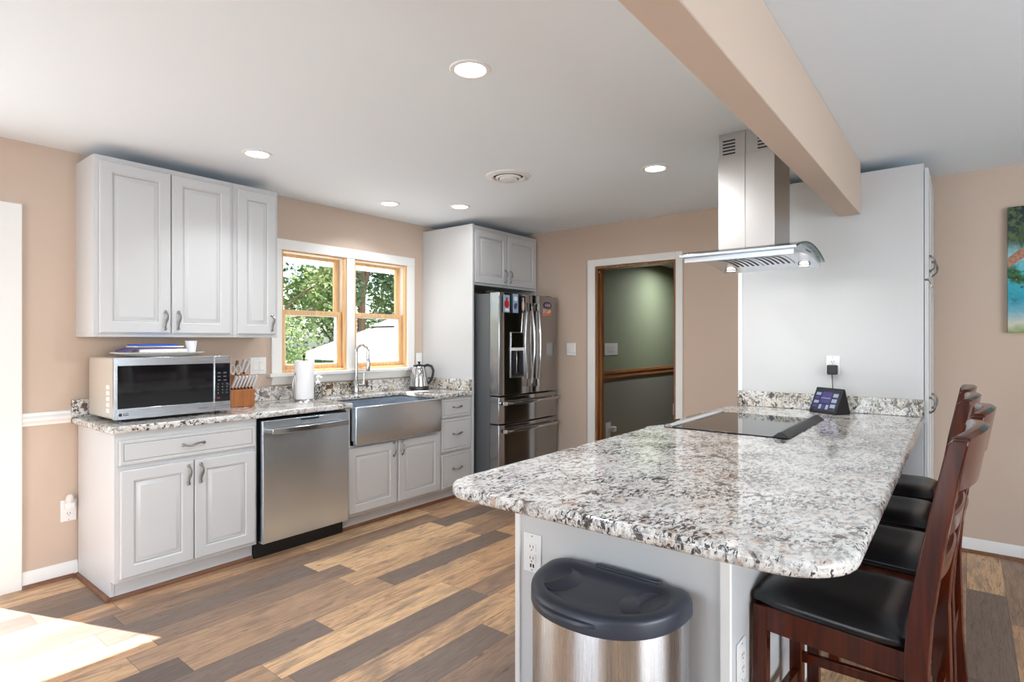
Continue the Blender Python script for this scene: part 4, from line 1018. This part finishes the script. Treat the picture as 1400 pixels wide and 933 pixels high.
wall_plate('wall_outlet', (PX - 0.0002, 0.657, 1.200), -PI / 2, 0.075, 0.118, 'white outlet on the pantry side above the smart display', 'outlet', recept=2, group='outlets')
pa = thing('power_adapter', (PX - 0.02, 0.657, 1.15), 'black square power adapter with cord in the outlet above the display', 'power adapter')
MB().box(PX - 0.040, PX - 0.0095, 0.628, 0.686, 1.143, 1.202).build('plug_body', 'black', pa, bevel=0.006)
MB().tube([(PX - 0.03, 0.657, 1.143), (PX - 0.032, 0.655, 1.09), (PX - 0.034, 0.652, 1.03), (PX - 0.037, 0.645, 0.96), (PX - 0.039, 0.63, 0.925), (4.015, 0.60, 0.9175), (3.995, 0.575, 0.9175), (3.965, 0.60, 0.9175)], 0.0025, 6).build('cord', 'black', pa)

# ------------------------------------------------------------------ range hood
hd = thing('range_hood', (3.2, 0.89, 1.77), 'stainless island range hood with curved glass canopy hanging over the cooktop', 'range hood')
MB().box(3.053, 3.359, 0.754, 0.8915, 2.30, H - 0.001).box(3.053, 3.359, 0.8930, 1.027, 2.30, H - 0.001).build('upper_chimney', 'steel_hood', hd, bevel=0.0012)
MB().box(3.05, 3.362, 0.751, 0.8915, 1.83, 2.318).box(3.05, 3.362, 0.8930, 1.030, 1.83, 2.318).box(3.052, 3.36, 0.891, 0.894, 1.83, 2.317).build('chimney', 'steel_hood', hd, bevel=0.0012)
MB().box(3.046, 3.366, 0.747, 0.8905, 2.255, H - 0.002).box(3.046, 3.366, 0.8940, 1.034, 2.255, H - 0.002).build('upper_chimney', 'steel_hood', hd, bevel=0.0012) if False else None
for c in (0.80, 0.975):
    mb = MB()
    for k in range(5): mb.box(3.0515, 3.0535, c - 0.032, c + 0.032, 2.328 + k * 0.017, 2.336 + k * 0.017)
    mb.build('vent_slots', 'slot', hd)
mb = MB()
for k in range(5): mb.box(3.13, 3.20, 0.7525, 0.7545, 2.328 + k * 0.017, 2.336 + k * 0.017)
mb.build('vent_slots', 'slot', hd)
CX, HWX, ZE, RISE = 3.2, 0.335, 1.786, 0.052
def gz_(x): return ZE + RISE * (1 - ((x - CX) / HWX) ** 2)
N = 24
def arch(y0, y1, hwx, lo, hi, name, m, bevel=0.0):
    rings = []
    for i in range(N + 1):
        x = CX - hwx + 2 * hwx * i / N
        rings.append([(x, y0, lo(x)), (x, y1, lo(x)), (x, y1, hi(x)), (x, y0, hi(x))])
    return MB().loft(rings).build(name, m, hd, bevel=bevel)
arch(0.612, 1.168, HWX, lambda x: gz_(x), lambda x: gz_(x) + 0.008, 'glass_canopy', 'hoodglass')
arch(0.612, 0.6165, HWX, lambda x: gz_(x) - 0.0005, lambda x: gz_(x) + 0.0085, 'glass_edge', 'hoodglass')
arch(0.628, 1.150, 0.312, lambda x: ZE - 0.028 + 0.030 * (1 - ((x - CX) / 0.312) ** 2), lambda x: gz_(x) - 0.0008, 'motor_housing', 'steel')
MB().box(CX - HWX - 0.003, CX - HWX + 0.006, 0.612, 1.168, ZE - 0.004, ZE + 0.010).build('rail', 'steel', hd, bevel=0.002)
def bz(x): return ZE - 0.028 + 0.030 * (1 - ((x - CX) / 0.30) ** 2)
for k in range(2):
    y0 = 0.732 + k * 0.160
    rings = []
    for i in range(13):
        x = CX - 0.20 + 0.40 * i / 12
        rings.append([(x, y0, bz(x) - 0.004), (x, y0 + 0.150, bz(x) - 0.004), (x, y0 + 0.150, bz(x) - 0.0005), (x, y0, bz(x) - 0.0005)])
    fl = MB().loft(rings).build('grease_filter', 'steel', hd)
    mb = MB()
    for j in range(5):
        ys = y0 + 0.016 + j * 0.027
        rr = []
        for i in range(13):
            x = CX - 0.165 + 0.33 * i / 12
            rr.append([(x, ys, bz(x) - 0.0055), (x, ys + 0.010, bz(x) - 0.0055), (x, ys + 0.010, bz(x) - 0.0042), (x, ys, bz(x) - 0.0042)])
        mb.loft(rr)
    mb.build('filter_slots', 'slot', fl)
for yy in (0.695, 1.085):
    x = CX + 0.235
    lp = MB().lathe([(0.030, 0.002), (0.032, -0.003), (0.024, -0.004), (0.024, 0.002)], (x, yy, bz(x) - 0.003), 20, cap=False).build('lamp_ring', 'chrome', hd)
    MB().lathe([(0.024, -0.003), (0.0005, -0.003)], (x, yy, bz(x) - 0.003), 20, cap=False).build('lamp_lens', 'hoodlens', lp)
    hld = bpy.data.lights.new('hood_lamp', 'AREA'); hld.shape = 'DISK'; hld.size = 0.04; hld.energy = 2.0; hld.color = (1.0, 0.96, 0.9)
    hlo = bpy.data.objects.new('hood_lamp', hld); COL.objects.link(hlo); hlo.parent = lp
    hlo.location = Vector((x, yy, bz(x) - 0.009)) - WL[lp.name]
mb = MB()
for k in range(5): mb.box(CX - 0.05 + 0.022 * k, CX - 0.038 + 0.022 * k, 0.6265, 0.6278, ZE + 0.018, ZE + 0.026)
mb.build('badge_lettering', 'mark', hd)

# ------------------------------------------------------------------ trash can
tc = thing('trash_can', (1.43, 0.79, 0), 'semi-round stainless trash can with dark slate lid against the island end', 'trash can')
def dshape(x_back, yc, hwid, depth, ins, z, n=26):
    pts = []
    xb = x_back - ins; hw2 = hwid - ins; dp = depth - 2 * ins
    for i in range(n + 1):
        a = -PI / 2 + PI * i / n
        cx_, sy_ = math.cos(a), math.sin(a)
        pts.append((xb - 0.06 - (dp - 0.06) * abs(cx_) ** 0.85, yc + hw2 * (abs(sy_) ** 0.9) * (1 if sy_ >= 0 else -1), z))
    # rounded back corners
    for i in range(1, 6):
        a = i / 6 * PI / 2
        pts.append((xb - 0.06 + 0.06 * math.sin(a), yc + hw2 - 0.06 * (1 - math.cos(a)), z))
    for i in range(5, 0, -1):
        a = i / 6 * PI / 2
        pts.append((xb - 0.06 + 0.06 * math.sin(a), yc - hw2 + 0.06 * (1 - math.cos(a)), z))
    return pts
TB, TY, THW, TD = 1.602, 0.832, 0.238, 0.305
MB().loft([dshape(TB, TY, THW, TD, 0.010, 0.0), dshape(TB, TY, THW, TD, 0.006, 0.035)]).build('base_ring', 'black', tc)
MB().loft([dshape(TB, TY, THW, TD, 0.007, 0.0355), dshape(TB, TY, THW, TD, 0.006, 0.05), dshape(TB, TY, THW, TD, 0.006, 0.598)]).build('body', 'steel_can', tc, angle=60)
def lidring(ins, z):
    # the lid falls a little towards its front
    return [(p[0], p[1], p[2] - 0.05 * (TB - p[0])) for p in dshape(TB, TY, THW, TD, ins, z)]
lid_ = MB().loft([lidring(0.012, 0.594), lidring(0.001, 0.592), lidring(0.0, 0.596), lidring(0.001, 0.630), lidring(0.005, 0.638), lidring(0.013, 0.642), lidring(0.040, 0.644),
           lidring(0.046, 0.640), lidring(0.052, 0.633), lidring(0.085, 0.631), lidring(0.12, 0.632)]).build('lid', 'lid', tc, angle=60)
for sg in (-1, 1):
    mb = MB(); rr = []
    for i in range(9):
        t = -1 + 2 * i / 8
        rr.append([(1.47 + 0.085 * t, TY + sg * (0.178 - 0.05 * (1 - t * t)), 0.622), (1.47 + 0.085 * t, TY + sg * (0.110 - 0.05 * (1 - t * t)), 0.622), (1.47 + 0.085 * t, TY + sg * (0.165 - 0.05 * (1 - t * t)), 0.629 + 0.009 * (1 - t * t))])
    mb.loft(rr)
    mb.build('lid_ridge', 'lid', lid_)
rr = []
for i in range(13):
    u = -1 + 2 * i / 12
    yy = TY + 0.05 + 0.13 * u
    q = min(lidring(0.0, 0.604), key=lambda p: abs(p[1] - yy) + (10 if p[0] > TB - 0.12 else 0))
    xo = q[0]; e = 0.010 * (1 - u * u) ** 0.5 + 0.0008
    rr.append([(xo + 0.004, yy, 0.594), (xo - e, yy, 0.601), (xo - e * 0.8, yy, 0.609), (xo + 0.004, yy, 0.613)])
MB().loft(rr).build('lid_lip', 'lid', lid_)
MB().box(1.578, 1.600, TY - 0.13, TY + 0.09, 0.636, 0.648).build('lid_hinge', 'lid', tc, bevel=0.006, seg=3)
MB().box(1.245, 1.318, TY - 0.05, TY + 0.05, 0.012, 0.026).build('pedal', 'black', tc, bevel=0.004)

# ------------------------------------------------------------------ bar stools
def stool():
    t = thing('bar_stool', (0, 0, 0)); WL[t.name] = Vector((0, 0, 0))
    yf, yb_ = 0.205, -0.205
    wf, wb = 0.193, 0.222
    n = 14; top, bot = [], []
    def outline(u, v):
        y = yb_ + (yf - yb_) * (v + 1) / 2; wdt = wb + (wf - wb) * (v + 1) / 2
        return u * wdt, y
    mb = MB(); vs = []; fs = []
    for j in range(n + 1):
        for i in range(n + 1):
            u, v = -1 + 2 * i / n, -1 + 2 * j / n
            ru = u * (1 - 0.06 * v * v * v * v); rv = v * (1 - 0.05 * u * u * u * u)
            x, y = outline(ru, rv)
            z = 0.598 + 0.040 * (1 - abs(u) ** 5) * (1 - abs(v) ** 5) - 0.010 * math.exp(-((v + 0.2) / 0.5) ** 2) * (1 - u * u) + 0.006 * (v > 0.5) * (v - 0.5)
            vs.append((x, y, z))
    for j in range(n):
        for i in range(n): fs.append((j * (n + 1) + i, j * (n + 1) + i + 1, (j + 1) * (n + 1) + i + 1, (j + 1) * (n + 1) + i))
    ring = [i for i in range(n + 1)] + [j * (n + 1) + n for j in range(1, n + 1)] + [n * (n + 1) + i for i in range(n - 1, -1, -1)] + [j * (n + 1) for j in range(n - 1, 0, -1)]
    o = len(vs)
    for k in ring: vs.append((vs[k][0] * 1.012, vs[k][1] * 1.012, 0.585))
    o2 = len(vs)
    for k in ring: vs.append((vs[k][0] * 0.97, vs[k][1] * 0.97, 0.5705))
    m_ = len(ring)
    for k in range(m_):
        q = (k + 1) % m_
        fs.append((ring[k], ring[q], o + q, o + k)); fs.append((o + k, o + q, o2 + q, o2 + k))
    fs.append(tuple(o2 + k for k in range(m_)))
    mb.add(vs, fs); mb.build('seat', 'leather', t, angle=75)
    # aprons
    ap = MB()
    ap.prism([(-wf + 0.02, yf - 0.04), (wf - 0.02, yf - 0.04), (wf - 0.02, yf - 0.018), (-wf + 0.02, yf - 0.018)], 'z', 0.498, 0.570)
    ap.prism([(-wb + 0.03, yb_ + 0.005), (wb - 0.03, yb_ + 0.005), (wb - 0.03, yb_ + 0.027), (-wb + 0.03, yb_ + 0.027)], 'z', 0.498, 0.570)
    for s_ in (-1, 1):
        ap.prism([(s_ * (wb - 0.008), yb_ + 0.01), (s_ * (wb - 0.030), yb_ + 0.01), (s_ * (wf - 0.030), yf - 0.03), (s_ * (wf - 0.008), yf - 0.03)], 'z', 0.498, 0.570)
    ap.build('apron', 'cherry', t, bevel=0.002)
    for s_ in (-1, 1):
        MB().bar((s_ * (wf - 0.018), yf - 0.028, 0.0), (s_ * (wf - 0.022), yf - 0.028, 0.569), 0.040, 0.040).build('leg', 'cherry', t, bevel=0.004)
        # rear leg runs up into the raked back post
        sec = [(-0.245, 0.0, 0.040), (-0.222, 0.25, 0.046), (-0.212, 0.56, 0.052), (-0.218, 0.66, 0.052), (-0.245, 0.85, 0.046), (-0.275, 1.02, 0.040), (-0.292, 1.105, 0.040), (-0.298, 1.118, 0.030)]
        rings = [[(s_ * wb - 0.019, y - d / 2, z), (s_ * wb + 0.019, y - d / 2, z), (s_ * wb + 0.019, y + d / 2, z), (s_ * wb - 0.019, y + d / 2, z)] for y, z, d in sec]
        MB().loft(rings).build('back_leg', 'cherry', t, bevel=0.004)
    def crail(z0, z1, y_at, th, bow, name):
        rings = []
        for i in range(15):
            u = -1 + 2 * i / 14; x = u * (wb - 0.0195)
            yy = -bow * (1 - u * u)
            y0, y1 = y_at(z0) + yy, y_at(z1) + yy
            zc = 0.010 * (1 - u * u) if z1 > 1.1 else 0
            rings.append([(x, y0 - th / 2, z0), (x, y0 + th / 2, z0), (x, y1 + th / 2, z1 - 0.006 + zc), (x, y1 + th / 4, z1 + zc), (x, y1 - th / 4, z1 + zc), (x, y1 - th / 2, z1 - 0.006 + zc)])
        MB().loft(rings).build(name, 'cherry', t, angle=50)
    def pb(z): return -0.216 - (z - 0.66) * 0.172
    crail(0.990, 1.124, pb, 0.036, 0.026, 'crest_rail')
    crail(0.865, 0.920, pb, 0.020, 0.016, 'back_slat')
    crail(0.745, 0.800, pb, 0.020, 0.016, 'back_slat')
    for s_ in (-1, 1):
        MB().bar((s_ * (wb - 0.016), -0.198, 0.255), (s_ * (wb - 0.016), -0.198, 0.29), 0.02, 0.0).build if False else None
        MB().prism([(s_ * (wb - 0.008), -0.2), (s_ * (wb - 0.028), -0.2), (s_ * (wf - 0.028), yf - 0.045), (s_ * (wf - 0.008), yf - 0.045)], 'z', 0.26, 0.292).build('side_stretcher', 'cherry', t, bevel=0.002)
    MB().box(-wf + 0.035, wf - 0.035, yf - 0.040, yf - 0.016, 0.20, 0.236).build('footrest', 'cherry', t, bevel=0.002)
    MB().box(-wb + 0.02, wb - 0.02, -0.232, -0.212, 0.33, 0.362).build('back_stretcher', 'cherry', t, bevel=0.002)
    return t
s0 = stool()
for k, (x, y, rz, lb) in enumerate(((1.962, 0.292, -4, 'nearest dark cherry bar stool with black leather seat, beside the trash can'), (2.530, 0.262, -2, 'second bar stool from the camera, pushed a little further back from the island'),
                                    (3.075, 0.292, -2, 'third bar stool from the camera along the island'), (3.625, 0.300, 0, 'farthest bar stool, next to the white pantry cabinet'))):
    o = s0 if k == 0 else copy_tree(s0)
    o.location = (x, y, 0); o.rotation_euler = (0, 0, math.radians(rz))
    tag(o, lb, 'bar stool', 'bar stools along the island')

# ------------------------------------------------------------------ canvas picture on the far wall
def beach_mat():
    m = mat('beach_painting', (60, 140, 150), 0.6)
    t = NT(m)
    tc_ = t.new('ShaderNodeTexCoord'); se = t.new('ShaderNodeSeparateXYZ'); t.L.new(tc_.outputs['Object'], se.inputs[0])
    z = t.math('DIVIDE', se.outputs[2], 0.773)
    v = t.coords()
    n1 = t.noise(v, 9, 5, 0.7); n2 = t.noise(v, 26, 4, 0.7)
    zz = t.math('ADD', z, t.math('MULTIPLY', t.math('SUBTRACT', n1, 0.5), 0.16))
    c = t.ramp(zz, [(0.0, lin((120, 150, 84))), (0.08, lin((206, 206, 188))), (0.16, lin((120, 176, 190))), (0.26, lin((34, 150, 178))), (0.46, lin((58, 178, 190))), (0.56, lin((120, 196, 208))), (0.62, lin((150, 206, 210))), (0.74, lin((52, 66, 60))), (1.0, lin((26, 36, 48)))])
    low = t.math('MULTIPLY', t.ramp(n1, [(0.50, 0), (0.56, 1)]), t.ramp(z, [(0.22, 0), (0.28, 1), (0.50, 1), (0.58, 0)]))
    c = t.mix(low, c, t.ramp(n2, [(0.4, lin((20, 48, 34))), (0.62, lin((58, 120, 62)))]))
    hi = t.math('MULTIPLY', t.ramp(n2, [(0.46, 0), (0.56, 1)]), t.ramp(z, [(0.66, 0), (0.74, 1)]))
    c = t.mix(hi, c, lin((84, 110, 64)))
    c = t.mix(t.math('MULTIPLY', t.ramp(t.noise(v, 60, 2), [(0.68, 0), (0.74, 0.4)]), 1.0), c, lin((206, 214, 206)))
    t.L.new(c, t.b.inputs['Base Color'])
    return m
M['beach'] = beach_mat()
pic = thing('canvas_picture', (XF, -0.75, 1.404), 'unframed canvas of a tropical beach with a palm, hung on the tan wall', 'picture')
MB().box(XF - 0.035, XF - 0.002, -1.36, -0.197, 1.404, 2.177).build('canvas', 'beach', pic, bevel=0.002)
pts = [(XF - 0.0375, -0.20 - 0.72 * t, 1.835 + 0.62 * t - 0.40 * t * t) for t in [i / 14 for i in range(15)]]
pts = [(p[0], min(p[1], -0.20), p[2]) for p in pts]
rr = [[(XF - 0.0352, p[1], p[2] - 0.033), (XF - 0.0375, p[1], p[2] - 0.027), (XF - 0.0375, p[1], p[2] + 0.027), (XF - 0.0352, p[1], p[2] + 0.033)] for p in pts]
MB().loft(rr).build('palm_trunk', 'palm', pic)
mb = MB()
for k in range(9):
    a = math.radians(110 + 20 * k)
    L_ = 0.17
    c = Vector((0, -0.26, 2.04)); e = c + Vector((0, math.cos(a) * L_, math.sin(a) * L_ * 0.6 - 0.02)); mid = (c + e) / 2 + Vector((0, 0, 0.02)); nn = Vector((0, -(e - c).z, (e - c).y)).normalized() * 0.012
    P_ = [q for q in (c, mid + nn, e, mid - nn)]
    P_ = [Vector((0, min(q.y, -0.2), min(q.z, 2.17))) for q in P_]
    mb.add([(XF - 0.0375, q.y, q.z) for q in P_] + [(XF - 0.0352, q.y, q.z) for q in P_], [(0, 1, 2, 3), (0, 4, 5, 1), (1, 5, 6, 2), (2, 6, 7, 3), (3, 7, 4, 0)])
mb.build('palm_fronds', 'leaf_b', pic)
